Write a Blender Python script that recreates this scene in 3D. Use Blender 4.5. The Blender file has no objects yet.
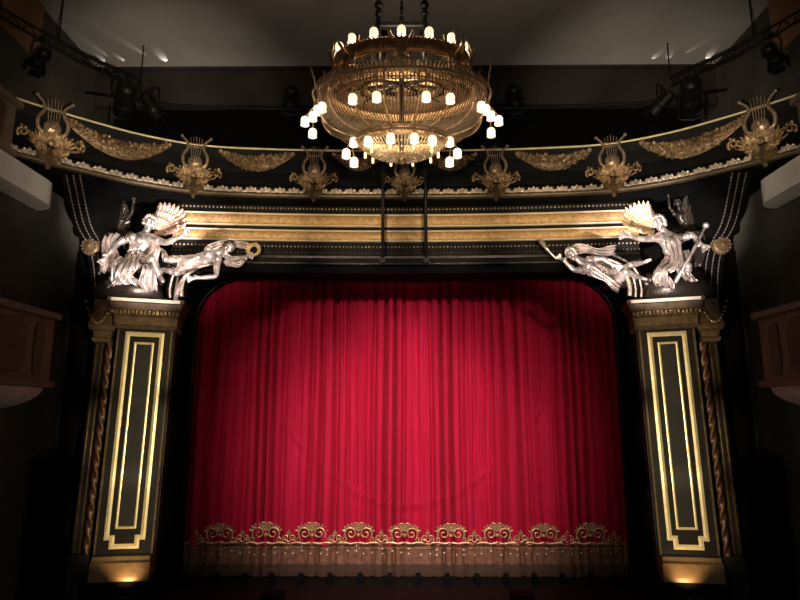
import bpy, bmesh, math, random
from mathutils import Vector, Matrix, Euler
random.seed(7)
C = bpy.context.scene
COL = C.collection
PI = math.pi
R = math.radians

# ------------------------------------------------------------------ camera
PITCH = math.atan(0.187); F = 600.0; U0 = 405.0
cs, sn = math.cos(PITCH), math.sin(PITCH)
cam = bpy.data.cameras.new('camera'); co = bpy.data.objects.new('camera', cam); COL.objects.link(co)
cam.sensor_width = 36; cam.lens = 27; cam.clip_end = 200
co.location = (0, 0, 0)
co.rotation_euler = (R(90) + PITCH, 0, math.atan(5/600))
C.camera = co
C.view_settings.view_transform = 'Standard'; C.view_settings.look = 'None'
C.view_settings.gamma = 1; C.view_settings.exposure = 0; C.view_settings.use_curve_mapping = False

# ------------------------------------------------------------------ world and stage lighting
w = bpy.data.worlds.new('world'); C.world = w; w.use_nodes = True
w.node_tree.nodes['Background'].inputs[0].default_value = (1.0, 0.85, 0.7, 1)
w.node_tree.nodes['Background'].inputs[1].default_value = 0.022

def spot(name, loc, target, power, size, blend=1.0, col=(1, .9, .75), rad=.15):
    l = bpy.data.lights.new(name, 'SPOT'); l.energy = power; l.spot_size = R(size); l.spot_blend = blend
    l.color = col; l.shadow_soft_size = rad
    o = bpy.data.objects.new(name, l); COL.objects.link(o); o.location = loc
    o.rotation_euler = (Vector(target) - Vector(loc)).to_track_quat('-Z', 'Y').to_euler()
    return o
for s in (-1, 1):
    spot('curtain_spot', (s*4.6, 3.0, 8.0), (s*.9, 19, -.9), 6700, 36, 1.0, (1, .84, .86), .5)
spot('curtain_flood', (0, 2.0, 2.2), (0, 19, -1.6), 4300, 35, 1.0, (1, .84, .84), .05)
for s in (-1, 1):
    for zt, e in ((1.7, 5400), (-.7, 5000), (-2.7, 4600)):
        spot('pier_spot', (-s*1.0, 4.5, -1.0), (s*7.45, 16.7, zt), e, 11.5, .7, (1, .82, .50), .06)
    spot('statue_spot', (s*1.0, 6.0, -2.5), (s*7.2, 16.0, 4.5), 19000, 16, .7, (1, .90, .86), .05)
    spot('reclining_spot', (-s*1.0, 6.0, -2.5), (s*5.9, 16.2, 4.75), 14000, 11, .7, (1, .90, .86), .05)
    spot('cornice_spot', (s*2.0, 4.0, 2.0), (s*6.5, 15.5, 6.8), 4800, 40, 1, (1, .86, .66), .1)
spot('cornice_centre_spot', (0, 4.0, 2.0), (0, 16.5, 6.9), 1300, 34, 1, (1, .86, .66), .1)
for x in (-4, -1.4, 1.4, 4):
    spot('beam_spot', (x*.6, 7.0, 2.0), (x, 17, 5.4), 3400, 18, .9, (1, .82, .52), .1)

for s in (-1, 1):  # point fills added to brighten the side boxes and walls, no fixture
    hl = bpy.data.lights.new('box_fill', 'POINT'); hl.energy = 85; hl.color = (.95, .95, .88); hl.shadow_soft_size = .4
    ho = bpy.data.objects.new('box_fill', hl); COL.objects.link(ho); ho.location = (s*3.5, 6.5, -3.5)
# ------------------------------------------------------------------ materials
def mat(name, col, rough=.5, metal=0.0, var=0.0, scale=8.0, bump=0.0, emit=None, spec=.5, col2=None, bscale=None, alpha=None):
    m = bpy.data.materials.new(name); m.use_nodes = True
    nt = m.node_tree; b = nt.nodes['Principled BSDF']
    b.inputs['Base Color'].default_value = (*col, 1); b.inputs['Roughness'].default_value = rough
    b.inputs['Metallic'].default_value = metal; b.inputs['Specular IOR Level'].default_value = spec
    tc = nt.nodes.new('ShaderNodeTexCoord')
    if var or col2:
        n = nt.nodes.new('ShaderNodeTexNoise'); n.inputs['Scale'].default_value = scale; n.inputs['Detail'].default_value = 5
        nt.links.new(tc.outputs['Object'], n.inputs['Vector'])
        r = nt.nodes.new('ShaderNodeValToRGB')
        c2 = col2 or tuple(c*(1-var) for c in col)
        r.color_ramp.elements[0].color = (*c2, 1); r.color_ramp.elements[1].color = (*col, 1)
        r.color_ramp.elements[0].position = .35; r.color_ramp.elements[1].position = .65
        nt.links.new(n.outputs['Fac'], r.inputs['Fac']); nt.links.new(r.outputs['Color'], b.inputs['Base Color'])
    if bump:
        n2 = nt.nodes.new('ShaderNodeTexNoise'); n2.inputs['Scale'].default_value = bscale or scale*3; n2.inputs['Detail'].default_value = 4
        nt.links.new(tc.outputs['Object'], n2.inputs['Vector'])
        bp = nt.nodes.new('ShaderNodeBump'); bp.inputs['Strength'].default_value = bump; bp.inputs['Distance'].default_value = .03
        nt.links.new(n2.outputs['Fac'], bp.inputs['Height']); nt.links.new(bp.outputs['Normal'], b.inputs['Normal'])
    if emit:
        b.inputs['Emission Color'].default_value = (*emit[0], 1); b.inputs['Emission Strength'].default_value = emit[1]
    return m
M = {}
M['gold'] = mat('gilt', (.66, .44, .24), .32, .55, .4, 6, .35)
M['goldrelief'] = mat('gilt_relief', (.80, .53, .28), .27, .6, .75, 11, .9, bscale=45)
M['goldbright'] = mat('gilt_bright', (.98, .80, .46), .35, .35, .15, 5, .1)
M['goldband'] = mat('gilt_band', (.66, .40, .17), .45, .3, .4, 10, .9, bscale=38)
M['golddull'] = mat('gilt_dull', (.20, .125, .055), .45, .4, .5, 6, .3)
M['leaf'] = mat('gilt_leaf', (.62, .44, .27), .28, .6, .5, 9, .4)
M['leafmold'] = mat('gilt_silver_leaf', (.84, .68, .52), .27, .5, .4, 9, .3)
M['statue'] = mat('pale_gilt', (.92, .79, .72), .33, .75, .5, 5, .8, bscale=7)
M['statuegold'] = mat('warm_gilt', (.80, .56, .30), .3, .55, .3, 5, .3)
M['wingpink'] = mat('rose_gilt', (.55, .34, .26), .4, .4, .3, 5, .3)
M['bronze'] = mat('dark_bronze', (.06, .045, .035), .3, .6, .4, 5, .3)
M['black'] = mat('black_paint', (.003, .003, .003), .7, 0, spec=.08)
M['blackcloth'] = mat('black_cloth', (.004, .004, .004), .95, 0, spec=.05)
M['iron'] = mat('black_iron', (.012, .011, .010), .5, .5, spec=.3)
M['darkpanel'] = mat('dark_lacquer', (.004, .0038, .0035), .4, 0, .4, 3, .15, spec=.15)
M['parapet'] = mat('parapet_lacquer', (.008, .0075, .007), .6, 0, .5, 1.2, .1, spec=.12)
M['pierstone'] = mat('dark_marble', (.011, .007, .0045), .4, 0, .4, 3, .05)
M['pierpanel'] = mat('olive_marble', (.026, .020, .016), .45, 0, .25, 2.5, .05)
M['pierbase'] = mat('bronzed_base', (.30, .19, .09), .35, .3, .3, 3, .1)
M['capital'] = mat('capital_gilt', (.17, .105, .06), .4, .4, .4, 7, .3)
M['capbright'] = mat('capital_edge', (.95, .80, .60), .35, .2)
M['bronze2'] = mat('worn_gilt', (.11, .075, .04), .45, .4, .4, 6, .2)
M['beads'] = mat('aged_silver_beads', (.13, .10, .08), .4, .4)
M['wall'] = mat('plaster_brown', (.085, .078, .062), .85, 0, .35, .8, .2, spec=.1)
M['wallup'] = mat('plaster_rust', (.36, .19, .10), .85, 0, .35, .6, .1, spec=.1)
M['ceiling'] = mat('ceiling_grey', (.58, .54, .51), .9, 0, .25, .35, .05, spec=.1)
M['frontwall'] = mat('front_plaster', (.045, .036, .032), .9, 0, .5, .5, .05, spec=.1)
M['boxwood'] = mat('box_wood', (.16, .115, .085), .6, 0, .3, 3, .1, spec=.2)
M['boxpanel'] = mat('box_panel', (.085, .052, .040), .5, 0, .3, 3, .1, spec=.2)
M['cream'] = mat('cream_plaster', (.60, .57, .52), .8, 0, .2, 2, .05, spec=.1)
M['floor'] = mat('stage_black', (.006, .0055, .005), .6, 0, spec=.2)
M['brass'] = mat('chandelier_brass', (.62, .39, .20), .35, .7, .4, 12, .4, bscale=40)
M['brassdark'] = mat('chandelier_dark_brass', (.16, .09, .04), .4, .6, .5, 10, .4)
M['crystal'] = mat('crystal_strand', (.27, .19, .11), .3, .4, .35, 30, .2)
M['crystalglow'] = mat('basket_crystal', (.75, .55, .32), .3, .3, .35, 30, .2)
M['shade'] = mat('frosted_glass', (.9, .82, .68), .4, 0, emit=((1.0, .80, .52), 1.15))
M['bulb'] = mat('glowing_bulb', (1, .9, .7), .4, 0, emit=((1.0, .84, .6), 3))
M['candle'] = mat('small_bulb', (1, .85, .5), .4, 0, emit=((1.0, .68, .32), 1.6))
M['lens'] = mat('lamp_lens', (.05, .05, .06), .1, 0)
M['ropeA'] = None

# curtain velvet
def velvet():
    m = bpy.data.materials.new('red_velvet'); m.use_nodes = True; nt = m.node_tree; b = nt.nodes['Principled BSDF']
    b.inputs['Roughness'].default_value = .75; b.inputs['Specular IOR Level'].default_value = .15
    b.inputs['Sheen Weight'].default_value = .12; b.inputs['Sheen Tint'].default_value = (1, .2, .25, 1)
    tc = nt.nodes.new('ShaderNodeTexCoord'); mp = nt.nodes.new('ShaderNodeMapping'); mp.inputs['Scale'].default_value = (5, 5, .35)
    n = nt.nodes.new('ShaderNodeTexNoise'); n.inputs['Scale'].default_value = 2.2; n.inputs['Detail'].default_value = 4
    r = nt.nodes.new('ShaderNodeValToRGB'); r.color_ramp.elements[0].color = (.44, .006, .032, 1); r.color_ramp.elements[1].color = (.55, .009, .046, 1)
    r.color_ramp.elements[0].position = .3; r.color_ramp.elements[1].position = .7
    nt.links.new(tc.outputs['Object'], mp.inputs[0]); nt.links.new(mp.outputs[0], n.inputs['Vector']); nt.links.new(n.outputs['Fac'], r.inputs['Fac'])
    nt.links.new(r.outputs['Color'], b.inputs['Base Color'])
    return m
M['velvet'] = velvet()
M['hem'] = mat('brown_hem', (.34, .15, .075), .6, .1, .45, 9, .8, bscale=60)
M['fringe'] = mat('brown_fringe', (.17, .09, .05), .7, .1, .4, 25, .6, bscale=70)
M['thread'] = mat('gold_thread', (.88, .52, .25), .33, .5, .4, 15, .3)

# ------------------------------------------------------------------ mesh builder
class MB:
    def __init__(s): s.v = []; s.f = []; s.mi = []; s.cur = 0
    def add(s, vs, fs):
        o = len(s.v); s.v += [tuple(p) for p in vs]; s.f += [tuple(i+o for i in f) for f in fs]; s.mi += [s.cur]*len(fs)
    def box(s, c, d, rot=None):
        h = [x/2 for x in d]; vs = [Vector((x*h[0], y*h[1], z*h[2])) for x in (-1, 1) for y in (-1, 1) for z in (-1, 1)]
        if rot is not None: vs = [rot @ p for p in vs]
        s.add([p + Vector(c) for p in vs], [(0,1,3,2),(4,6,7,5),(0,4,5,1),(2,3,7,6),(0,2,6,4),(1,5,7,3)])
    def tube(s, pts, r, n=8, cap=True):
        pts = [Vector(p) for p in pts]; N = len(pts)
        rs = r if isinstance(r, (list, tuple)) else [r]*N
        vs = []; up = None
        for i, p in enumerate(pts):
            t = (pts[min(i+1, N-1)] - pts[max(i-1, 0)]).normalized()
            if up is None:
                up = Vector((0, 0, 1)) if abs(t.z) < .9 else Vector((1, 0, 0))
            a = t.cross(up)
            if a.length < 1e-5: a = t.cross(Vector((.3, 1, 0)))
            a.normalize(); b = a.cross(t).normalized(); up = b
            for k in range(n):
                an = 2*PI*k/n; vs.append(p + (a*math.cos(an) + b*math.sin(an))*rs[i])
        fs = [(i*n+k, i*n+(k+1) % n, (i+1)*n+(k+1) % n, (i+1)*n+k) for i in range(N-1) for k in range(n)]
        if cap: fs += [tuple(range(n))[::-1], tuple((N-1)*n+k for k in range(n))]
        s.add(vs, fs)
    def lathe(s, prof, c=(0, 0, 0), n=32, close=False):
        vs = []; P_ = len(prof)
        for k in range(n):
            a = 2*PI*k/n
            for r, z in prof: vs.append((c[0]+r*math.cos(a), c[1]+r*math.sin(a), c[2]+z))
        fs = []
        for k in range(n):
            k2 = (k+1) % n
            for i in range(P_-1 if not close else P_):
                j = (i+1) % P_
                fs.append((k*P_+i, k2*P_+i, k2*P_+j, k*P_+j))
        s.add(vs, fs)
    def ball(s, c, r, n=8, m=6, sc=(1, 1, 1), rot=None):
        vs = []; 
        for j in range(1, m):
            th = PI*j/m
            for k in range(n):
                a = 2*PI*k/n; vs.append(Vector((math.sin(th)*math.cos(a)*sc[0], math.sin(th)*math.sin(a)*sc[1], math.cos(th)*sc[2]))*r)
        vs.append(Vector((0, 0, r*sc[2]))); vs.append(Vector((0, 0, -r*sc[2])))
        if rot is not None: vs = [rot @ p for p in vs]
        T = (m-1)*n
        fs = [(j*n+k, (j+1)*n+k, (j+1)*n+(k+1) % n, j*n+(k+1) % n) for j in range(m-2) for k in range(n)]
        fs += [(T, k, (k+1) % n) for k in range(n)] + [(T+1, (m-2)*n+(k+1) % n, (m-2)*n+k) for k in range(n)]
        s.add([p + Vector(c) for p in vs], fs)
    def rects(s, levels, c=(0, 0)):      # stacked rectangular sections (z, x0, x1, y0, y1)
        vs = []
        for z, x0, x1, y0, y1 in levels:
            vs += [(c[0]+x0, c[1]+y0, z), (c[0]+x1, c[1]+y0, z), (c[0]+x1, c[1]+y1, z), (c[0]+x0, c[1]+y1, z)]
        n = len(levels); fs = [(i*4+k, i*4+(k+1) % 4, (i+1)*4+(k+1) % 4, (i+1)*4+k) for i in range(n-1) for k in range(4)]
        fs += [(3, 2, 1, 0), tuple((n-1)*4+k for k in range(4))]
        s.add(vs, fs)
    def sweep(s, prof, path, closed=True):  # prof (out, z) ; path (x, y, nx, ny)
        n = len(prof); vs = [(x+nx*o, y+ny*o, z) for (x, y, nx, ny) in path for (o, z) in prof]
        L = n if closed else n-1
        fs = [(i*n+k, i*n+(k+1) % n, (i+1)*n+(k+1) % n, (i+1)*n+k) for i in range(len(path)-1) for k in range(L)]
        if closed: fs += [tuple(range(n)), tuple((len(path)-1)*n+k for k in range(n))]
        s.add(vs, fs)
    def leaf(s, base, d, nrm, L, W, curl=.25, n=6):   # solid pointed leaf with a midrib
        base = Vector(base); d = Vector(d).normalized(); nrm = Vector(nrm).normalized(); sd = d.cross(nrm).normalized(); nrm = sd.cross(d).normalized()
        vs = []; 
        for i in range(n+1):
            t = i/n; wd = W*.5*math.sin(PI*min(1, .12+.88*t))**.8*(1+.18*math.sin(t*16)); 
            p = base + d*(L*t*(1-.15*curl*t)) + nrm*(curl*L*t*t)
            vs += [p - sd*wd, p + nrm*(W*.16), p + sd*wd, p - nrm*(W*.10)]
        fs = [(i*4+k, i*4+(k+1) % 4, (i+1)*4+(k+1) % 4, (i+1)*4+k) for i in range(n) for k in range(4)]
        fs += [(0, 1, 2, 3), (n*4, n*4+1, n*4+2, n*4+3)]
        s.add(vs, fs)
    def spiral(s, c, ax, ay, r0, turns, rad, start=0, n=18, sg=6):   # scroll in plane ax, ay
        c = Vector(c); ax = Vector(ax); ay = Vector(ay); pts = []; rr = []
        for i in range(n+1):
            t = i/n; a = start + 2*PI*turns*t; r_ = r0*(1-.85*t)
            pts.append(c + ax*(r_*math.cos(a)) + ay*(r_*math.sin(a))); rr.append(rad*(1-.4*t))
        s.tube(pts, rr, sg)
    def build(s, name, m, parent=None, local=False, smooth=False, kind=None, recalc=True):
        off = Vector((0, 0, 0))
        if parent is not None and not local:
            p = parent
            while p is not None: off += p.location; p = p.parent
        me = bpy.data.meshes.new(name); me.from_pydata([tuple(Vector(v)-off) for v in s.v], [], s.f)
        for mm in (m if isinstance(m, (list, tuple)) else [m]): me.materials.append(mm)
        if len(me.materials) > 1: me.polygons.foreach_set('material_index', s.mi)
        if recalc:
            bm = bmesh.new(); bm.from_mesh(me); bmesh.ops.recalc_face_normals(bm, faces=bm.faces); bm.to_mesh(me); bm.free()
        if smooth: me.polygons.foreach_set('use_smooth', [True]*len(me.polygons))
        me.update()
        o = bpy.data.objects.new(name, me); COL.objects.link(o)
        if parent is not None: o.parent = parent
        if kind: o['kind'] = kind
        return o

def tag(o, label, cat, group=None, kind=None):
    o['label'] = label; o['category'] = cat
    if group: o['group'] = group
    if kind: o['kind'] = kind
    return o
def thing(name, label, cat, loc=(0, 0, 0), rz=0, group=None):
    o = bpy.data.objects.new(name, None); COL.objects.link(o); o.location = loc; o.rotation_euler = (0, 0, rz)
    return tag(o, label, cat, group)
def struct(mb, name, m, smooth=False):
    o = mb.build(name, m, smooth=smooth); o['kind'] = 'structure'; return o
CH = {}
def copy_tree(o, parent=None):
    c = o.copy(); COL.objects.link(c); c.parent = parent
    for ch in [x for x in bpy.data.objects if x.parent == o]: copy_tree(ch, c)
    return c
def P(u, v, Y):     # a measured photo point at its real distance Y from the camera
    d = v - 300; y = F*cs + d*sn; z = F*sn - d*cs
    return Vector(((u-U0)*Y/y, Y, z*Y/y))
def catmull(pts, n):
    out = []; P_ = [Vector(p) for p in pts]; P_ = [P_[0]*2-P_[1]] + P_ + [P_[-1]*2-P_[-2]]
    for i in range(1, len(P_)-2):
        for k in range(n):
            t = k/n; a, b, c, d = P_[i-1:i+3]
            out.append(.5*((2*b) + (c-a)*t + (2*a-5*b+4*c-d)*t*t + (3*b-a-3*c+d)*t**3))
    out.append(P_[-2]); return out

# ------------------------------------------------------------------ room shell
FZ = -4.8
b = MB(); b.box((0, 17.8, FZ-.1), (20.4, 4.6, .2)); stage = struct(b, 'floor_stage', M['floor'])
b = MB(); b.box((0, 7.5, -6.1), (20.4, 16, .2)); struct(b, 'floor', M['floor'])
b = MB(); b.box((0, 15.55, -5.5), (20, .1, 1.2)); struct(b, 'trim_1', M['black'])
b = MB(); b.box((0, 8.6, 11.1), (21, 18.4, .2)); struct(b, 'ceiling', M['ceiling'])
for s, nm in ((-1, 'left'), (1, 'right')):
    b = MB(); b.box((s*10.1, 9.7, 2.4), (.2, 20.4, 17.2)); struct(b, 'wall_'+nm, M['wall'])
    b = MB(); b.box((s*9.96, 7.9, 10.2), (.08, 13.6, 1.6)); struct(b, 'trim_'+('2' if s < 0 else '3'), M['wallup'])
    b = MB(); b.box((s*9.15, 17.75, -.0), (1.7, .2, 9.6)); struct(b, 'wall_return_'+nm, M['black'])
b = MB(); b.box((0, 17.85, 10.33), (20, .3, 1.34)); b.box((0, 17.78, 11-.06), (20, .3, .1)); struct(b, 'wall_front', M['frontwall'])
b = MB(); b.box((0, 19.9, 3.1), (20.4, .2, 16)); struct(b, 'wall_back', M['blackcloth'])

# ------------------------------------------------------------------ black portal frame around the curtain
def rounded_opening(hw, zb, zt, rad, n=12):
    pts = [(-hw, zb)]
    for i in range(n+1):
        a = PI - PI/2*i/n; pts.append((-hw+rad+rad*math.cos(a), zt-rad+rad*math.sin(a)))
    for i in range(n+1):
        a = PI/2 - PI/2*i/n; pts.append((hw-rad+rad*math.cos(a), zt-rad+rad*math.sin(a)))
    pts.append((hw, zb)); return pts
mask = thing('portal_frame', 'black flat portal frame with rounded corners masking the edges of the red curtain', 'portal frame', (0, 18.5, FZ))
op = rounded_opening(6.5, FZ, 4.13, 1.4)
b = MB(); n = len(op)
outer = []
for i, (x, z) in enumerate(op):
    if i == 0: outer.append((-10, FZ))
    elif i == n-1: outer.append((10, FZ))
    else:
        t = (i-1)/(n-3); outer.append((-10, FZ + 11*min(1, t*4)) if t < .25 else ((10, FZ+11*min(1, (1-t)*4)) if t > .75 else (-10+20*(t-.25)/.5, 6.2)))
vs = [(x, 18.4, z) for x, z in op] + [(x, 18.4, z) for x, z in outer] + [(x, 18.6, z) for x, z in op] + [(x, 18.6, z) for x, z in outer]
fs = []
for i in range(n-1):
    fs += [(i, i+1, n+i+1, n+i), (2*n+i, 3*n+i, 3*n+i+1, 2*n+i+1), (i, 2*n+i, 2*n+i+1, i+1), (n+i, n+i+1, 3*n+i+1, 3*n+i)]
b.add(vs, fs); b.build('flat', M['blackcloth'], mask)
b = MB(); b.tube([(x*.999, 18.37, z) for x, z in op], .024, 6); b.build('rim', M['bronze'], mask, smooth=True)

# ------------------------------------------------------------------ the red curtain
cur = thing('stage_curtain', 'closed pleated red velvet stage curtain with gold embroidered hem filling the stage opening', 'curtain', (0, 19, FZ))
_ph = [random.uniform(0, 6.28) for _ in range(60)]
def pleat(x, z):
    t = (z+4.8)/9.4       # 0 bottom .. 1 top
    ph = x*18.5 + 1.6*math.sin(x*1.9+_ph[0]) + 1.0*math.sin(x*4.7+_ph[1]) + .5*math.sin(x*2.3+z*.45+_ph[2]) + .9*math.sin(x*.8+_ph[3])
    a = .23*(.70+.45*math.sin(x*3.3+_ph[4]))*(1.0-.30*t)
    w_ = .5+.5*math.sin(ph); y = a*(1.7*w_**3.2-.6)
    y += .012*math.sin(ph*2+_ph[5]+z*.3) + .03*math.sin(x*6.1+.5*math.sin(z*.8)+_ph[6])
    y += .018*math.sin(x*43+_ph[7])*(.1+.9*t) + .012*math.sin(x*9+z*2.2)
    # sagging pull line of the draw rope
    zc = -2.75 + .30*x*x*.55 - (.02*x)
    if abs(x) < 5.5: y -= .07*math.exp(-((z-zc)/.10)**2)*w_ - .03*math.exp(-((z-zc+.22)/.12)**2)
    return y
def strip(x0, x1, z0, z1, nx, nz, dy=0, f=1.0, edge=None):
    vs = []
    for i in range(nx+1):
        x = x0+(x1-x0)*i/nx
        for j in range(nz+1):
            z = z0+(z1-z0)*j/nz
            vs.append((x, 19+dy+pleat(x, z)*f, z))
    fs = [(i*(nz+1)+j, (i+1)*(nz+1)+j, (i+1)*(nz+1)+j+1, i*(nz+1)+j+1) for i in range(nx) for j in range(nz)]
    return vs, fs
b = MB(); b.add(*strip(-7.1, 7.1, -3.9, 4.6, 1500, 90)); b.build('velvet_cloth', M['velvet'], cur, smooth=True, recalc=False)
b = MB(); b.add(*strip(-7.1, 7.1, -4.45, -3.82, 800, 5, -.03, .45)); b.build('hem_band', M['hem'], cur, smooth=True, recalc=False)
b = MB()
for i in range(640):
    x = -7.05+14.1*i/640; y = 18.95+.45*pleat(x, -4.5)
    b.tube([(x, y, -4.43), (x+random.uniform(-.006, .006), y-.01, -4.6), (x+random.uniform(-.01, .01), y, -4.775)], [.011, .015, .012], 4)
b.build('fringe', M['fringe'], cur, kind='stuff')
b = MB()
for z, r_ in ((-3.86, .020), (-3.98, .010)):
    b.tube([(x/20, 18.93+.45*pleat(x/20, z), z) for x in range(-141, 142)], r_, 6)
b.build('braid', M['thread'], cur, smooth=True)
# embroidery: big twin scrolls with a palmette, and small flames between
def scroll_big(x0):
    b = MB(); y = 18.84; X = (1, 0, 0); Z = (0, 0, 1)
    for s in (-1, 1):
        b.spiral((x0+s*.21, y, -3.56), (s, 0, 0), Z, .19, 1.5, .030, -.6)
        b.spiral((x0+s*.40, y, -3.72), (s, 0, 0), (0, 0, -1), .11, 1.3, .024, -.5)
        b.spiral((x0+s*.10, y, -3.33), (-s, 0, 0), Z, .09, 1.2, .020, -.8)
        for k in range(6):
            a = R(20+k*24); b.leaf((x0+s*.21+s*.17*math.cos(a), y, -3.56+.17*math.sin(a)), (s*math.cos(a), 0, math.sin(a)), (0, -1, 0), .13, .07)
        b.tube([(x0+s*.02, y, -3.80), (x0+s*.2, y-.01, -3.84), (x0+s*.42, y, -3.80), (x0+s*.58, y, -3.82)], .028, 6)
    for k in range(5):
        a = R(50+k*20); b.leaf((x0, y, -3.5), (math.cos(a), 0, math.sin(a)), (0, -1, 0), .30-.03*abs(k-2), .075)
    b.ball((x0, y, -3.6), .06); return b
def scroll_small(x0):
    b = MB(); y = 18.85
    for s in (-1, 1):
        b.spiral((x0+s*.09, y, -3.68), (s, 0, 0), (0, 0, 1), .09, 1.3, .020, -.6)
        b.tube([(x0, y, -3.8), (x0+s*.12, y, -3.72), (x0+s*.24, y, -3.82)], .024, 6)
    for k in range(3):
        a = R(65+k*25); b.leaf((x0, y, -3.62), (math.cos(a), 0, math.sin(a)), (0, -1, 0), .22 if k == 1 else .14, .07)
    return b
e0 = scroll_big(0).build('embroidered_scroll', M['thread'], cur, smooth=False)
f0 = scroll_small(0).build('embroidered_flame', M['thread'], cur)
SP = 1.38
for i in range(-5, 6):
    if abs(i*SP) > 6.4 : continue
    o = e0 if i == 0 else e0.copy()
    if i: COL.objects.link(o); o.parent = cur
    o.location = (i*SP-.02, 0, 0)
    o.scale = (1+random.uniform(-.06, .06), 1, 1+random.uniform(-.08, .08)) if i else (1, 1, 1)
    if i: o.location.z = (-3.75-FZ)*(1-o.scale.z)
first = True
for i in range(-5, 5):
    x = (i+.5)*SP-.02
    if abs(x) > 6.4: continue
    o = f0 if first else f0.copy()
    if not first: COL.objects.link(o); o.parent = cur
    first = False; o.location = (x, 0, 0)
# sequin studs on the hem
sm = MB(); sm.ball((0, 0, 0), .026, 6, 4); s0 = sm.build('hem_stud', M['capbright'], cur, local=True)
k = 0
for i in range(48):
    x = -6.3+12.6*i/47 + random.uniform(-.07, .07); z = random.choice((-4.10, -4.16, -4.05, -4.13))
    for dz in ((0,) if i % 3 else (0, .14)):
        o = s0 if k == 0 else s0.copy()
        if k: COL.objects.link(o); o.parent = cur
        o.location = (x, -.10, z+dz-FZ); k += 1

# footlight housings along the stage in front of the hem
fl = MB(); fl.rects([(0, -.09, .09, -.10, .10), (.03, -.09, .09, -.10, .10), (.18, -.085, .085, -.085, .09), (.25, -.06, .06, -.05, .07), (.27, -.02, .02, -.02, .03)])
flp = None
for i, u in enumerate((192, 217, 245, 272, 301, 330, 360, 389, 418, 447, 476, 505, 533, 561, 589, 615)):
    x = P(u, 574, 18.5).x
    where = ['far left end', 'second from the left end', 'third from the left end', 'fourth from the left end', 'fifth from the left end', 'sixth from the left end', 'seventh from the left end', 'just left of the curtain centre',
             'just right of the curtain centre', 'seventh from the right end', 'sixth from the right end', 'fifth from the right end', 'fourth from the right end', 'third from the right end', 'second from the right end', 'far right end'][i]
    lab = 'black footlight at the curtain hem, ' + where + (' of the row' if 'centre' not in where else '')
    if flp is None:
        flp = thing('footlight', lab, 'footlight', (x, 18.35, FZ), 0, 'footlight housings along the curtain hem')
        fl.build('housing', M['black'], flp, local=True)
        g = MB(); g.tube([(0, .086, .1), (0, .1, .1)], .05, 10); g.build('lens', M['lens'], flp, local=True)
    else:
        o = copy_tree(flp); o.location = (x, 18.35, FZ); o['label'] = lab

# ------------------------------------------------------------------ proscenium piers
def frame_poly(b, pts, wd, y0, y1):
    # closed rectilinear outline pts (x, z), band of width wd inwards, raised from y0 to y1
    n = len(pts); ar = sum(pts[i][0]*pts[(i+1) % n][1]-pts[(i+1) % n][0]*pts[i][1] for i in range(n))
    sg = 1 if ar > 0 else -1; inn = []
    for i in range(n):
        p = Vector(pts[i]); a = (p-Vector(pts[i-1])).normalized(); c = (Vector(pts[(i+1) % n])-p).normalized()
        na = Vector((-a.y, a.x))*sg; nc = Vector((-c.y, c.x))*sg
        inn.append(tuple(p + (na+nc)*wd))
    mid = [((p[0]+q[0])/2, (p[1]+q[1])/2) for p, q in zip(pts, inn)]
    vs = [(x, y0, z) for x, z in pts] + [(x, y1+.3*(y0-y1), z) for x, z in pts] + [(x, y1, z) for x, z in mid] + [(x, y1+.3*(y0-y1), z) for x, z in inn] + [(x, y0, z) for x, z in inn]
    fs = [(k*n+i, k*n+(i+1) % n, (k+1)*n+(i+1) % n, (k+1)*n+i) for k in range(4) for i in range(n)]
    b.add(vs, fs)
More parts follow.
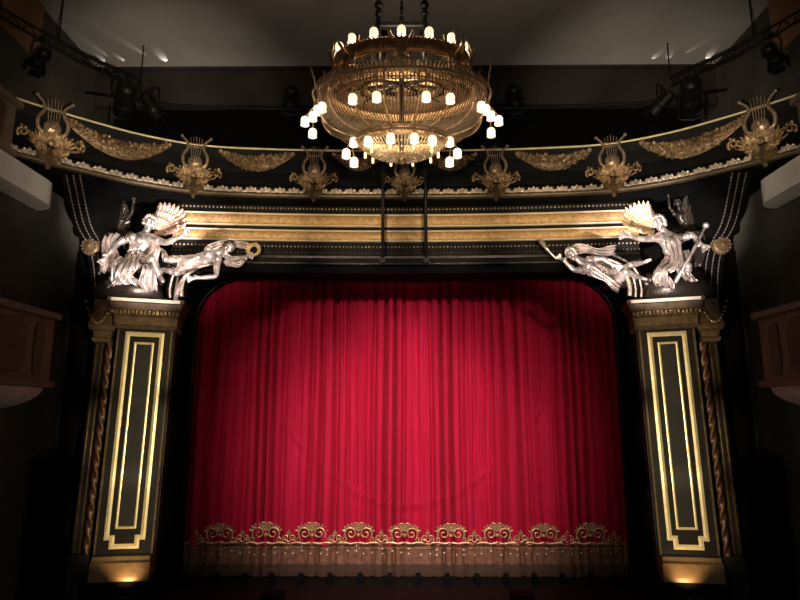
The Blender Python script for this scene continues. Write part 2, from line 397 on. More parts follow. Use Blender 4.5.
def pier(s):
    side = 'left' if s < 0 else 'right'
    t = thing('pillar', 'tall dark marble %s proscenium pillar with stepped gold frame, beside the %s edge of the curtain' % (side, side), 'pillar', (s*7.53, 17.1, FZ), -s*R(13), 'proscenium pillars')
    t.rotation_euler[1] = -s*.021
    z = lambda w_: w_-FZ
    b = MB(); b.rects([(z(-3.72), -.74, .74, -.5, .45), (z(2.3), -.74, .74, -.5, .45)])
    b.rects([(z(-3.72), -.76, .76, -.3, .4), (z(2.3), -.76, .76, -.3, .4)])
    b.build('shaft', M['pierstone'], t, local=True)
    b = MB(); b.box((0, -.50, z(-.65)), (.98, .03, 5.6)); b.build('panel', M['pierstone'], t, local=True)
    b = MB(); b.box((0, -.52, z(-.6)), (.42, .03, 4.9)); b.build('inner_panel', M['pierpanel'], t, local=True)
    b = MB(); frame_poly(b, [(-.51, z(2.2)), (.51, z(2.2)), (.51, z(-3.3)), (.37, z(-3.3)), (.37, z(-3.52)), (-.37, z(-3.52)), (-.37, z(-3.3)), (-.51, z(-3.3))], .125, -.50, -.537)
    b.build('gold_frame', M['goldbright'], t, local=True)
    b = MB(); frame_poly(b, [(-.26, z(1.92)), (.26, z(1.92)), (.26, z(-3.02)), (-.26, z(-3.02))], .062, -.515, -.548)
    b.build('inner_frame', M['goldbright'], t, local=True)
    b = MB()
    for k in range(-1, 2, 2):
        b.box((k*.70, -.505, z(-.7)), (.05, .05, 5.9))
    b.build('edge_fillet', M['golddull'], t, local=True)
    # base and plinth
    b = MB(); b.rects([(0, -.95, .90, -.66, .5), (.5, -.95, .90, -.66, .5)]); b.build('plinth', M['black'], t, local=True)
    b = MB(); lo, hi = sorted((s*.76, -s*.70)); b.rects([(.5, lo, hi, -.64, .5), (z(-4.2), lo, hi, -.64, .5), (z(-3.85), lo, hi, -.62, .5), (z(-3.80), lo+.02, hi-.02, -.57, .5), (z(-3.70), lo+.03, hi-.03, -.55, .5)])
    b.build('base', M['pierbase'], t, local=True)
    # outer twisted column
    cx = s*.98; cy = -.06
    b = MB(); zb, zt = z(-3.72), z(1.9); N = 180; rn = 20; vs = []
    for i in range(N+1):
        zz = zb+(zt-zb)*i/N
        for k in range(rn):
            a = 2*PI*k/rn; r_ = .105+.02*math.cos(3*(a - s*zz*5.0)); vs.append((cx+r_*math.cos(a), cy+r_*math.sin(a), zz))
    b.add(vs, [(i*rn+k, i*rn+(k+1) % rn, (i+1)*rn+(k+1) % rn, (i+1)*rn+k) for i in range(N) for k in range(rn)])
    b.build('twisted_column', M['ropeS'], t, local=True, smooth=True)
    b = MB(); b.rects([(z(-3.72), s*1.08-.34, s*1.08+.34, .10, .45), (z(2.0), s*1.08-.34, s*1.08+.34, .10, .45)]); b.build('side_pilaster', M['pierstone'], t, local=True)
    b = MB()
    for dx in (1.22, 1.36): b.tube([(s*dx, .08, z(-3.72)), (s*dx, .08, z(2.0))], .03, 8)
    b.build('side_bead', M['golddull'], t, local=True, smooth=True)
    b = MB(); b.rects([(0, s*1.15-.42, s*1.15+.42, -.32, .45), (z(-4.1), s*1.15-.42, s*1.15+.42, -.32, .45), (z(-3.72), s*1.15-.36, s*1.15+.36, -.26, .45)]); b.build('side_base', M['pierstone'], t, local=True)
    # capital
    b = MB(); b.rects([(z(2.28), -.78, .78, -.55, .5), (z(2.36), -.84, .84, -.6, .5), (z(2.40), -.82, .82, -.58, .5), (z(2.62), -.84, .84, -.6, .5), (z(2.66), -.86, .86, -.64, .5),
                       (z(2.78), -.88, .88, -.68, .5), (z(2.80), -.91, .91, -.72, .5), (z(2.98), -.96, .96, -.78, .5)])
    b.build('capital', M['capital'], t, local=True)
    b = MB()
    for i in range(17):
        b.box((-.84+1.68*i/16, -.77, z(2.72)), (.055, .10, .10))
    b.build('dentil_row', M['goldrelief'], t, local=True)
    b = MB(); b.rects([(z(2.98), -.98, .98, -.82, .5), (z(3.0), -1.0, 1.0, -.86, .5), (z(3.10), -1.0, 1.0, -.86, .5), (z(3.14), -.95, .95, -.8, .5)])
    b.build('abacus', M['capital'], t, local=True)
    b = MB(); b.rects([(z(3.0), -.90, .90, -.875, -.85), (z(3.085), -.90, .90, -.885, -.85)]); b.build('abacus_fillet', M['capbright'], t, local=True)  # much paler gilt: the bevel's highlight is put into its colour
    c = s*1.17
    b = MB(); b.rects([(z(1.9), c-.22, c+.22, -.28, .45), (z(2.0), c-.26, c+.26, -.32, .45), (z(2.05), c-.22, c+.22, -.26, .45), (z(2.2), c-.25, c+.25, -.3, .45), (z(2.24), c-.32, c+.32, -.38, .45), (z(2.36), c-.36, c+.36, -.42, .45), (z(2.8), c-.3, c+.3, -.3, .45), (z(3.1), c-.3, c+.3, -.3, .45)])
    b.build('side_capital', M['capital'], t, local=True)
    b = MB(); x0, x1 = s*.95, s*1.65
    for i in range(15):
        q = i/14; x = x0+(x1-x0)*q; b.ball((x, -.50+.1*q, z(3.0)-.62*math.sin(PI*q)**.8*(1-.1*q)), .042)
    b.build('bead_garland', M['leaf'], t, local=True, smooth=True)
    return t
def rope_mat():
    m = mat('twisted_gilt', (.13, .06, .032), .42, .4, .3, 8, .1); return m
M['ropeS'] = rope_mat()
piers = {s: pier(s) for s in (-1, 1)}
# uplights on the stage in front of the pier bases
for s in (-1, 1):
    x = s*7.12; y = 15.85
    t = thing('uplight', 'small black floor uplight glowing warm at the foot of the %s gold framed pillar' % ('left' if s < 0 else 'right'), 'uplight', (x, y, FZ), -s*R(13), 'floor uplights at the pillars')
    b = MB(); b.rects([(.0, -.22, .22, -.10, .10), (.24, -.22, .22, -.10, .10), (.30, -.18, .18, -.08, .02)]); b.build('housing', M['black'], t, local=True)
    b = MB(); b.box((0, .105, .16), (.3, .02, .12)); b.build('lens', M['candle'], t, local=True)
    spot('uplight_lamp', (x, y+.14, FZ+.30), (s*7.2, 16.45, FZ+.80), 60, 88, 1, (1, .66, .32), .04)

# ------------------------------------------------------------------ beam with two gold bands
def arc_path(hw, y0, dip, n=40):
    out = []
    for i in range(n+1):
        x = -hw+2*hw*i/n; y = y0-dip*(x/hw)**2; dx = -2*dip*x/hw**2; l = math.hypot(1, dx)
        out.append((x, y, dx/l, -1/l))
    return out
ap = arc_path(6.75, 17.2, .42)
beam = thing('entablature_beam', 'curved black beam with two broad gold bands above the stage opening', 'beam', (0, 17.2, 4.0))
b = MB(); b.sweep([(0, 4.25), (0, 6.12), (-.6, 6.12), (-.6, 4.25)], ap); b.build('beam_core', M['parapet'], beam)
for z0, z1 in ((5.42, 5.80), (4.96, 5.30)):
    b = MB(); b.sweep([(0, z0+.05), (.05, z0+.05), (.08, (z0+z1)/2), (.05, z1-.05), (0, z1-.05)], ap); g = b.build('gold_band', M['goldband'], beam, smooth=True)
    for zz in (z0, z1-.038):
        b = MB(); b.sweep([(0, zz), (.09, zz), (.12, zz+.019), (.09, zz+.038), (0, zz+.038)], ap); b.build('band_edge', M['capbright'], g)
def beads_on(path, out, z, step, r_, m=6):
    b = MB(); acc = 0
    for i in range(len(path)-1):
        x0, y0, nx, ny = path[i]; x1, y1 = path[i+1][:2]; L = math.hypot(x1-x0, y1-y0)
        while acc < L:
            q = acc/L; b.ball((x0+(x1-x0)*q+nx*out, y0+(y1-y0)*q+ny*out, z), r_, m, 4); acc += step
        acc -= L
    return b
for z, r_, mt in ((5.97, .035, 'leaf'), (4.80, .032, 'leaf'), (4.62, .022, 'golddull')):
    beads_on(ap, .03, z, .11, r_).build('bead_line', M[mt], beam, smooth=True)
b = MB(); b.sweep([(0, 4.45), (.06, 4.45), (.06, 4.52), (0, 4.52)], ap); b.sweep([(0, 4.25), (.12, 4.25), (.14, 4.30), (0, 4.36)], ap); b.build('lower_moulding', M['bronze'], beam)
b = MB(); b.sweep([(-.02, 4.02), (-.02, 4.25), (-1.1, 4.25), (-1.1, 4.02)], ap); b.build('soffit', M['black'], beam)

# ------------------------------------------------------------------ concave cornice with parapet
half = [(0, 16.55), (1.5, 16.54), (3, 16.48), (4.5, 16.36), (5.5, 16.22), (6.3, 15.98), (7.4, 15.38), (8.3, 14.65), (9.05, 13.95), (9.8, 13.15)]
ctrl = [(-x, y, 0) for x, y in half[::-1]] + [(x, y, 0) for x, y in half[1:]]
cp = catmull(ctrl, 8)
cpath = []
for i, p in enumerate(cp):
    t = (cp[min(i+1, len(cp)-1)] - cp[max(i-1, 0)]).normalized(); cpath.append((p.x, p.y, t.y, -t.x))
def at_u(u, v):   # cornice station seen at a photo column
    best = min(cpath, key=lambda q: abs(q[0]/q[1] - (u-U0)/(F*cs + (v-300)*sn))); return best
corn = thing('cornice', 'concave black cornice parapet with a gold leaf moulding spanning above the stage', 'cornice', (0, 16.5, 6.1))
b = MB(); b.sweep([(0, 6.12), (.02, 6.36), (-.10, 6.5), (-.16, 6.9), (-.12, 7.3), (-.02, 7.46), (0, 7.52), (-.35, 7.52), (-.35, 6.12)], cpath); b.build('parapet', M['parapet'], corn, smooth=False)
b = MB(); b.tube([(x+nx*.03, y+ny*.03, 7.55) for x, y, nx, ny in cpath], .030, 8); b.build('top_rail', M['goldbright'], corn, smooth=True)
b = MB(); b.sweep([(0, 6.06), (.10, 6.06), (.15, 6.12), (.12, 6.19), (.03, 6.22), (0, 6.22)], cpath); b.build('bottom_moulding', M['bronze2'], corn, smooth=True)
b = MB(); acc = 0; k = 0
for i in range(len(cpath)-1):
    x0, y0, nx, ny = cpath[i]; x1, y1 = cpath[i+1][:2]; L = math.hypot(x1-x0, y1-y0)
    while acc < L:
        q = acc/L; px, py = x0+(x1-x0)*q+nx*.06, y0+(y1-y0)*q+ny*.06; tx, ty = -ny, nx
        big = (k % 3 == 0); tt = Vector((tx, ty, 0)); rr = .13 if big else .085
        for a in ((-80, -40, 0, 40, 80) if big else (-60, 0, 60)):
            c_ = Vector((px, py, 6.20))+tt*(rr*.8*math.sin(R(a)))+Vector((0, 0, rr*.95*math.cos(R(a))))
            b.leaf(Vector((px, py, 6.18))+tt*(rr*.25*math.sin(R(a))), tt*math.sin(R(a))+Vector((0, 0, math.cos(R(a))))+Vector((nx, ny, 0))*.25, (nx, ny, 0), rr*1.55, .125 if big else .10, .3, 5)
        b.ball((px+nx*.03, py+ny*.03, 6.24), .065 if big else .05, 7, 5); k += 1; acc += .135
    acc -= L
b.build('leaf_moulding', M['leafmold'], corn)
# soffit between cornice and the beam/walls
b = MB(); n = len(cpath); vs = []
for x, y, nx, ny in cpath: vs += [(x-nx*.05, y-ny*.05, 6.06), (x-nx*.05, y-ny*.05, 6.12), (x, 17.9, 6.06), (x, 17.9, 6.12)]
fs = []
for i in range(n-1):
    a = i*4; c = a+4; fs += [(a, c, c+2, a+2), (a+1, a+3, c+3, c+1), (a, a+1, c+1, c), (a+2, c+2, c+3, a+3)]
b.add(vs, fs); b.build('soffit', M['black'], corn)

# lyre ornaments (local frame: faces -Y, stands from z=0)
def lyre_local(t, mA, mB_):
    b = MB()
    for s in (-1, 1):
        pts = catmull([(s*.10, -.10, .62), (s*.27, -.14, .72), (s*.30, -.16, .95), (s*.20, -.14, 1.15), (s*.22, -.14, 1.32), (s*.36, -.13, 1.48)], 5)
        b.tube(pts, [.055-.028*i/(len(pts)-1) for i in range(len(pts))], 7); b.ball(pts[-1], .045)
    b.tube([(-.24, -.14, 1.20), (.24, -.14, 1.20)], .022, 6)
    b.build('lyre_frame', mA, t, local=True, smooth=True)
    b = MB()
    for x in (-.12, -.06, 0, .06, .12): b.tube([(x*.7, -.16, .7), (x, -.15, 1.20), (x*1.25, -.14, 1.52-.6*abs(x))], .011, 5)
    b.build('lyre_strings', mA, t, local=True)
    b = MB()
    b.lathe([(0, .09), (.05, .085), (.10, .05), (.17, .02), (.19, -.02), (.16, -.06)], (0, 0, 0), 14)
    rot = Matrix.Rotation(R(90), 3, 'X'); b.v = [tuple(rot @ Vector(v) + Vector((0, -.16, .78))) for v in b.v]
    b.ball((0, -.25, .80), .07, 8, 6, (.8, 1, 1.1)); b.ball((0, -.31, .79), .025); b.tube([(-.05, -.28, .75), (.05, -.28, .75)], .012, 5)
    b.build('mask_head', mA, t, local=True, smooth=True)
    rnd = random.Random(3); b = MB()
    for s in (-1, 1):
        for k in range(7):
            a = R(-12+k*13); b.leaf((s*.10*math.cos(a), -.12, .36+.05*math.sin(a)), (s*math.cos(a), -.25, math.sin(a)), (0, -1, .3), (.50-.035*k)*(.9+.2*rnd.random()), .15, .35)
        for k in range(5): b.ball((s*(.30+.075*k), -.20-.03*(k % 2), .44+.05*k), .055-.004*k, 7, 5)
        b.spiral((s*.56, -.20, .50), (s, 0, 0), (0, 0, 1), .12, 1.4, .034, -1)
        b.spiral((s*.24, -.24, .30), (-s, 0, 0), (0, 0, -1), .10, 1.3, .030, -1)
        for k in range(4):
            a = R(-25-k*17); b.leaf((s*.08, -.14, .34), (s*math.cos(a), -.2, math.sin(a)), (0, -1, -.1), .34-.02*k, .12, .25)
    for k in range(5):
        a = R(60+k*15); b.leaf((0, -.16, .45), (math.cos(a), -.2, math.sin(a)), (0, -1, -.1), .24, .10, .25)
    b.ball((0, -.26, .40), .085, 8, 6)
    b.build('leaf_cluster', mB_, t, local=True)
    b = MB(); b.leaf((0, -.05, .35), (0, -.15, -1), (0, -1, 0), .52, .26, .1); 
    for s in (-1, 1): b.leaf((s*.08, -.07, .30), (s*.5, -.1, -1), (0, -1, 0), .36, .2, .15)
    b.ball((0, -.10, -.12), .06); b.build('pendant_leaf', M['golddull'], t, local=True)
lyres = [(45, 150, 'at the far left end of the cornice', 1.12), (194, 185, 'second from the left, above the left statues', 1.08), (313, 190, 'third from the left, just left of the chandelier', 1.0), (404, 192, 'at the middle of the cornice, half hidden behind the chandelier', .9),
         (496, 190, 'just right of the chandelier', 1.0), (613, 185, 'second from the right, above the right statues', 1.08), (765, 148, 'at the far right end of the cornice', 1.12)]
proto = None; stations = []
for u, v, where, sc in lyres:
    x, y, nx, ny = at_u(u, v); rz = math.atan2(nx, -ny); stations.append(x)
    lab = 'gold lyre with leaf scrolls ' + where
    if proto is None:
        proto = thing('lyre_ornament', lab, 'ornament', (0, 0, 0), 0, 'gold lyre ornaments on the cornice'); lyre_local(proto, M['leaf'], M['goldrelief']); o = proto
    else: o = copy_tree(proto); o['label'] = lab
    o.location = (x+nx*.05, y+ny*.05, 6.10 if abs(x) < 9 else 6.15); o.rotation_euler = (0, 0, rz); o.scale = (sc, sc, sc)
# leaf garlands between
def on_path(x):
    i = min(range(len(cpath)-1), key=lambda k: abs(cpath[k][0]-x)); 
    i = max(0, min(len(cpath)-2, i if cpath[i][0] <= x else i-1)); a, c = cpath[i], cpath[i+1]; q = (x-a[0])/(c[0]-a[0])
    return [a[k]+(c[k]-a[k])*q for k in range(4)]
def garland(x0, x1, sag, wd, lab):
    xm = (x0+x1)/2; px, py, nx, ny = on_path(xm)
    t = thing('garland', lab, 'garland', (px, py, 7.3), 0, 'gold leaf garlands on the cornice')
    rnd = random.Random(int(xm*100)); b = MB(); N = int(230*abs(x1-x0)/1.8)
    def pt(q, r_):  # q 0..1, r_ -1..1 across
        x = x0+(x1-x0)*q; X, Y, NX, NY = on_path(x); arch = math.sin(PI*q)
        zz = 7.44 - sag*arch**.9*1.0 ; wv = wd*(.25+.75*arch)
        return Vector((X+NX*(-.02+.10*(1-r_*r_)*arch), Y+NY*(-.02+.10*(1-r_*r_)*arch), zz + r_*wv*.5)), Vector((NX, NY, 0))
    vs = []; nq, nr = 28, 6
    for i in range(nq+1):
        for j in range(nr+1):
            p, nn = pt(.01+.98*i/nq, -1+2*j/nr); vs.append(p)
        pb, nn = pt(.01+.98*i/nq, 0); vs.append(pb - nn*.18)
    st = nr+2; fs = []
    for i in range(nq):
        for j in range(nr+1): fs.append((i*st+j, (i+1)*st+j, (i+1)*st+j+1, i*st+j+1))
        fs.append((i*st+nr+1, (i+1)*st+nr+1, (i+1)*st, i*st))
    fs += [tuple(range(st)), tuple(nq*st+k for k in range(st))]
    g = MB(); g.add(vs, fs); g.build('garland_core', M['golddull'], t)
    for k in range(N):
        q = rnd.uniform(.02, .98); r_ = rnd.uniform(-1, 1); p, nn = pt(q, r_); tdir = Vector((-nn.y, nn.x, 0))
        a = rnd.uniform(-1.2, 1.2); dd = tdir*math.cos(a)*(1 if q < .5 else -1) + Vector((0, 0, math.sin(a))) + nn*.5
        if rnd.random() < .7: b.leaf(p - nn*.01, dd, nn, rnd.uniform(.08, .14), rnd.uniform(.05, .08), .3, 4)
        else: b.ball(p + nn*.03, rnd.uniform(.022, .04), 6, 4)
    b.build('leaves', M['goldrelief'], t)
    for q in (0, 1):
        b = MB(); p, nn = pt(.01 if q == 0 else .99, 0); b.ball(p+nn*.04, .06); b.build('rosette', M['leaf'], t)
    return t
def gx(u, v): return at_u(u, v)[0]
for s, sd in ((-1, 'left'), (1, 'right')):
    xa = s*abs(stations[0]); 
    garland(s*8.75, s*6.62, .44, .52, 'long gold leaf garland on the cornice nearest the %s wall' % sd)
    garland(s*5.35, s*3.25, .34, .46, 'crescent gold leaf garland on the %s half of the cornice, between two lyres' % sd)
    garland(s*2.1, s*.6, .30, .40, 'gold leaf garland half hidden behind the chandelier, on its %s side' % sd)

# ------------------------------------------------------------------ beaded consoles over the piers and inner ribs
def console(s):
    sd = 'left' if s < 0 else 'right'
    MX = lambda p: Vector((p.x if s < 0 else -p.x, p.y, p.z))
    t = thing('console', 'dark curved console with rows of beads rising from the %s pillar to the cornice' % sd, 'console', MX(P(100, 296, 17.2)), 0, 'beaded consoles')
    pts = [MX(P(67, 198, 14.6)), MX(P(80, 222, 15.5)), MX(P(92, 246, 16.15)), MX(P(97, 270, 16.4)), MX(P(98, 296, 16.55))]
    pts[0].z = 6.02; pts[-1].z = 3.12
    pts = catmull(pts, 6); b = MB(); vs = []; n = len(pts)
    for p in pts: p.z = max(p.z, 3.16)
    for p in pts: vs += [p+Vector((s*.30, .1, 0)), p+Vector((-s*.55, .0, 0)), Vector((p.x-s*.55, 17.36, p.z)), Vector((p.x+s*.30, 17.36, p.z))]
    fs = [(i*4+k, i*4+(k+1) % 4, (i+1)*4+(k+1) % 4, (i+1)*4+k) for i in range(n-1) for k in range(4)] + [(0, 1, 2, 3), tuple((n-1)*4+k for k in range(4))]
    b.add(vs, fs); b.build('scroll_body', M['darkpanel'], t)
    for dx in (-.12, .06, .24):
        b = MB(); acc = 0; b.tube([q+Vector((-s*dx, .03-.05*(.3+dx), 0)) for q in pts], .012, 5)
        for i in range(n-1):
            a = pts[i]; c = pts[i+1]; L = (c-a).length
            while acc < L:
                b.ball(a+(c-a)*(acc/L)+Vector((-s*dx, .02-.05*(.3+dx), 0)), .028, 6, 4); acc += .10
            acc -= L
        b.build('bead_row', M['beads'], t, smooth=True)
    c = pts[12]; b = MB(); b.lathe([(0, .16), (.05, .17), (.08, .12), (.12, .14), (.19, .09), (.23, .10), (.26, .04), (.26, -.06)], (0, 0, 0), 20)
    rot = Matrix.Rotation(R(90), 3, 'X'); b.v = [tuple(rot @ Vector(v) + c + Vector((s*.05, -.02, 0))) for v in b.v]; ro = b.build('rosette', M['golddull'], t, smooth=True)
    b = MB()
    for k in range(12):
        a = k*PI/6; b.ball(c+Vector((s*.05+.2*math.cos(a), -.14, .2*math.sin(a))), .035, 6, 4)
    b.build('petals', M['beads'], ro, smooth=True)
    return t
def inner_rib(s):
    sd = 'left' if s < 0 else 'right'
    MX = lambda p: Vector((p.x if s < 0 else -p.x, p.y, p.z))
    t = thing('arch_rib', 'short curved arch rib with two bead rows under the reclining statue at %s' % sd, 'arch rib', MX(P(172, 300, 16.8)), 0, 'curved arch ribs')
    pts = catmull([MX(P(166, 296.5, 16.42)), MX(P(166, 288, 16.42)), MX(P(170, 273, 16.42)), MX(P(180, 261, 16.42)), MX(P(198, 252, 16.42)), MX(P(218, 247, 16.42))], 6); n = len(pts)
    b = MB(); vs = []
    for i, p in enumerate(pts):
        tt = (pts[min(i+1, n-1)]-pts[max(i-1, 0)]).normalized(); nn = Vector((tt.z, 0, -tt.x))
        if nn.x*s > 0: nn = -nn
        if i == 0: nn = Vector((-s, 0, 0))
        vs += [p, p+nn*.48, p+nn*.48+Vector((0, .28, 0)), p+Vector((0, .28, 0))]
    fs = [(i*4+k, i*4+(k+1) % 4, (i+1)*4+(k+1) % 4, (i+1)*4+k) for i in range(n-1) for k in range(4)] + [(0, 1, 2, 3), tuple((n-1)*4+k for k in range(4))]
    b.add(vs, fs); b.build('rib_body', M['darkpanel'], t)
    for off, nm, mt in ((.10, 'bead_row', 'leafmold'), (.26, 'bead_row', 'leafmold')):
        b = MB(); b.tube([Vector(vs[i*4]).lerp(Vector(vs[i*4+1]), off/.48)+Vector((0, -.01, 0)) for i in range(n)], .014, 5)
        for i in range(n-1):
            for q in (0, .33, .66):
                base = Vector(vs[i*4])*(1-q)+Vector(vs[(i+1)*4])*q; top = Vector(vs[i*4+1])*(1-q)+Vector(vs[(i+1)*4+1])*q
                b.ball(base.lerp(top, off/.48)+Vector((0, -.02, 0)), .034, 6, 4)
        b.build(nm, M[mt], t, smooth=True)
    b = MB(); b.tube([Vector(vs[i*4]).lerp(Vector(vs[i*4+1]), .88)+Vector((0, -.03, 0)) for i in range(n)], .06, 8); b.build('roll_moulding', M['leafmold'], t, smooth=True)
for s in (-1, 1): console(s); inner_rib(s)
# dark spandrel wall behind the statues
for s, nm in ((-1, 'left'), (1, 'right')):
    b = MB(); b.box((s*8.3, 17.52, 4.6), (2.9, .28, 2.9)); struct(b, 'wall_spandrel_'+nm, M['darkpanel'])

# ------------------------------------------------------------------ statues
EX = None
def skin_body(name, m, parent, J, E, root='pelvis', sub=2, extra=None, vox=.02):
    me = bpy.data.meshes.new(name); bm = bmesh.new(); lay = bm.verts.layers.skin.verify(); off = parent.location; V = {}
    for k, (p, r_) in J.items():
        v = bm.verts.new(Vector(p)-off); v[lay].radius = (r_, r_); v[lay].use_root = (k == root); V[k] = v
    for a, c in E: bm.edges.new((V[a], V[c]))
    bm.to_mesh(me); bm.free(); o = bpy.data.objects.new(name, me); COL.objects.link(o); o.parent = parent
    md = o.modifiers.new('skin', 'SKIN'); md.use_smooth_shade = True; md.branch_smoothing = .4
    o.modifiers.new('sub', 'SUBSURF').levels = sub; o.modifiers['sub'].render_levels = sub
    dg = bpy.context.evaluated_depsgraph_get(); dg.update(); ev = o.evaluated_get(dg); nm_ = bpy.data.meshes.new_from_object(ev)
    o.modifiers.clear()
    if extra is not None:
        vs = [v.co.copy() for v in nm_.vertices]; K = len(vs); fs = [tuple(p.vertices) for p in nm_.polygons]
        vs += [Vector(v)-off for v in extra.v]; fs += [tuple(i+K for i in f) for f in extra.f]
        cm = bpy.data.meshes.new(name); cm.from_pydata([tuple(v) for v in vs], [], fs); o.data = cm
        bmm = bmesh.new(); bmm.from_mesh(cm); bmesh.ops.recalc_face_normals(bmm, faces=bmm.faces); bmm.to_mesh(cm); bmm.free()
        r = o.modifiers.new('fuse', 'REMESH'); r.mode = 'VOXEL'; r.voxel_size = vox; q = o.modifiers.new('soft', 'SMOOTH'); q.factor = .5; q.iterations = 3
        dg = bpy.context.evaluated_depsgraph_get(); dg.update(); nm_ = bpy.data.meshes.new_from_object(o.evaluated_get(dg)); o.modifiers.clear()
    o.data = nm_; nm_.materials.clear(); nm_.materials.append(m)
    nm_.polygons.foreach_set('use_smooth', [True]*len(nm_.polygons))
    return o
def figure(parent, m, T, sc, hairm):
    """T: joint positions (world). sc: size factor. Standard human radii times sc."""
    rad = dict(pelvis=.155, waist=.125, chest=.165, neck=.062, jaw=.085, head=.150, crown=.120)
    J = {}; E = []
    for k in ('pelvis', 'waist', 'chest', 'neck', 'head'): J[k] = (T[k], rad[k]*sc)
    hd = (T['head']-T['neck']).normalized(); J['head'] = (T['neck'].lerp(T['head'], .8), .062*sc)
    face = T.get('face', Vector((0, -1, -.1))).normalized()
    E += [('pelvis', 'waist'), ('waist', 'chest'), ('chest', 'neck'), ('neck', 'head')]
    fz = (hd*.8+Vector((0, 0, .6))).normalized(); fy = (face-fz*face.dot(fz)).normalized(); fx = fy.cross(fz)
    HR = Matrix((fx, fy, fz)).transposed(); hc = T['head']+fz*.02*sc
    X = MB(); hp = lambda x, y, z: hc+HR @ Vector((x, y, z))*sc
    X.ball(hc, .118*sc, 16, 12, (.74, .88, 1.0), HR); X.ball(hp(0, .03, -.07), .070*sc, 12, 9, (.85, .9, .9), HR); X.ball(hp(0, .075, -.105), .030*sc, 8, 6)
    X.tube([hp(0, .095, .03), hp(0, .118, -.005), hp(0, .128, -.030), hp(0, .10, -.042)], [.012*sc, .017*sc, .021*sc, .012*sc], 7)
    X.tube([hp(-.028, .092, -.066), hp(0, .103, -.064), hp(.028, .092, -.066)], .011*sc, 6)
    for q in (-1, 1):
        X.tube([hp(q*.012, .103, .036), hp(q*.035, .100, .042), hp(q*.062, .08, .030)], .012*sc, 6); X.ball(hp(q*.034, .088, .014), .019*sc, 8, 6); X.ball(hp(q*.09, .0, -.01), .028*sc, 8, 6, (.5, .8, 1.2), HR); X.ball(hp(q*.045, .07, -.03), .03*sc, 8, 6)
    bu = (T['neck']-T['waist']).normalized(); bs = (T['ash']-T['bsh']); bs = (bs-bu*bs.dot(bu)).normalized(); bf = bu.cross(bs)
    if bf.y > 0: bf = -bf
    for q in (-1, 1):
        X.ball(T['chest']+bf*.105*sc+bs*q*.075*sc+bu*.01*sc, .078*sc, 12, 9); X.ball(T['chest']+bs*q*.09*sc-bu*.10*sc, .085*sc, 10, 8)
        for k in range(3): X.ball(T['waist']+bf*.105*sc+bs*q*.034*sc+bu*(.065-.075*k)*sc, .036*sc, 8, 6)
    for q in 'ab':
        X.ball(T[q+'sh'], .088*sc, 12, 9); X.ball(T[q+'hi'].lerp(T['pelvis'], .2), .13*sc, 12, 9)
        X.ball(T[q+'el'].lerp(T[q+'sh'], .5)+bf*.02*sc, .062*sc, 10, 8); X.ball(T[q+'kn'].lerp(T[q+'an'], .28), .064*sc, 10, 8); X.ball(T[q+'kn'], .062*sc, 10, 8)
    for s in 'ab':
        sh, el, wr, hi, kn, an, to = (T[s+k] for k in ('sh', 'el', 'wr', 'hi', 'kn', 'an', 'to'))
        J[s+'sh'] = (sh, .075*sc); J[s+'el'] = (el, .050*sc); J[s+'wr'] = (wr, .034*sc)
        J[s+'ua'] = (sh.lerp(el, .45), .066*sc); J[s+'fa'] = (el.lerp(wr, .3), .052*sc)
        dr = (wr-el).normalized(); pm = wr+dr*.075*sc; J[s+'pm'] = (pm, .036*sc)
        side = dr.cross(face); side = side.normalized() if side.length > .1 else Vector((1, 0, 0))
        for k in range(4):
            f1 = pm+dr*.07*sc+side*(k-1.5)*.040*sc; f2 = f1+(dr*.8+face*.35-Vector((0, 0, .3)))*(.055-.006*abs(k-1.5))*sc
            J[s+'f%d' % k] = (f1, .0185*sc); J[s+'g%d' % k] = (f2, .015*sc); E += [(s+'pm', s+'f%d' % k), (s+'f%d' % k, s+'g%d' % k)]
        J[s+'th'] = (wr+dr*.05*sc+side*.075*sc, .019*sc); E.append((s+'wr', s+'th'))
        E += [('chest', s+'sh'), (s+'sh', s+'ua'), (s+'ua', s+'el'), (s+'el', s+'fa'), (s+'fa', s+'wr'), (s+'wr', s+'pm')]
        J[s+'hi'] = (hi, .115*sc); J[s+'tg'] = (hi.lerp(kn, .4), .105*sc); J[s+'kn'] = (kn, .068*sc); J[s+'cf'] = (kn.lerp(an, .3), .066*sc); J[s+'an'] = (an, .040*sc); J[s+'to'] = (to, .032*sc)
        E += [('pelvis', s+'hi'), (s+'hi', s+'tg'), (s+'tg', s+'kn'), (s+'kn', s+'cf'), (s+'cf', s+'an'), (s+'an', s+'to')]
    body = skin_body('body', m, parent, J, E, extra=X, vox=.009*sc)
    # curly hair
    rnd = random.Random(5); b = MB()
    for k in range(170):
        d = Vector((rnd.gauss(0, 1), rnd.gauss(0, 1), rnd.gauss(0, 1))).normalized()
        if d.y > .25 and d.z < .52: continue
        if d.z < -.55: continue
        b.ball(hp(d.x*.096, d.y*.112-.008, d.z*.122+.006), .030*sc, 6, 4)
    b.build('hair', hairm, parent, smooth=True)
    return body
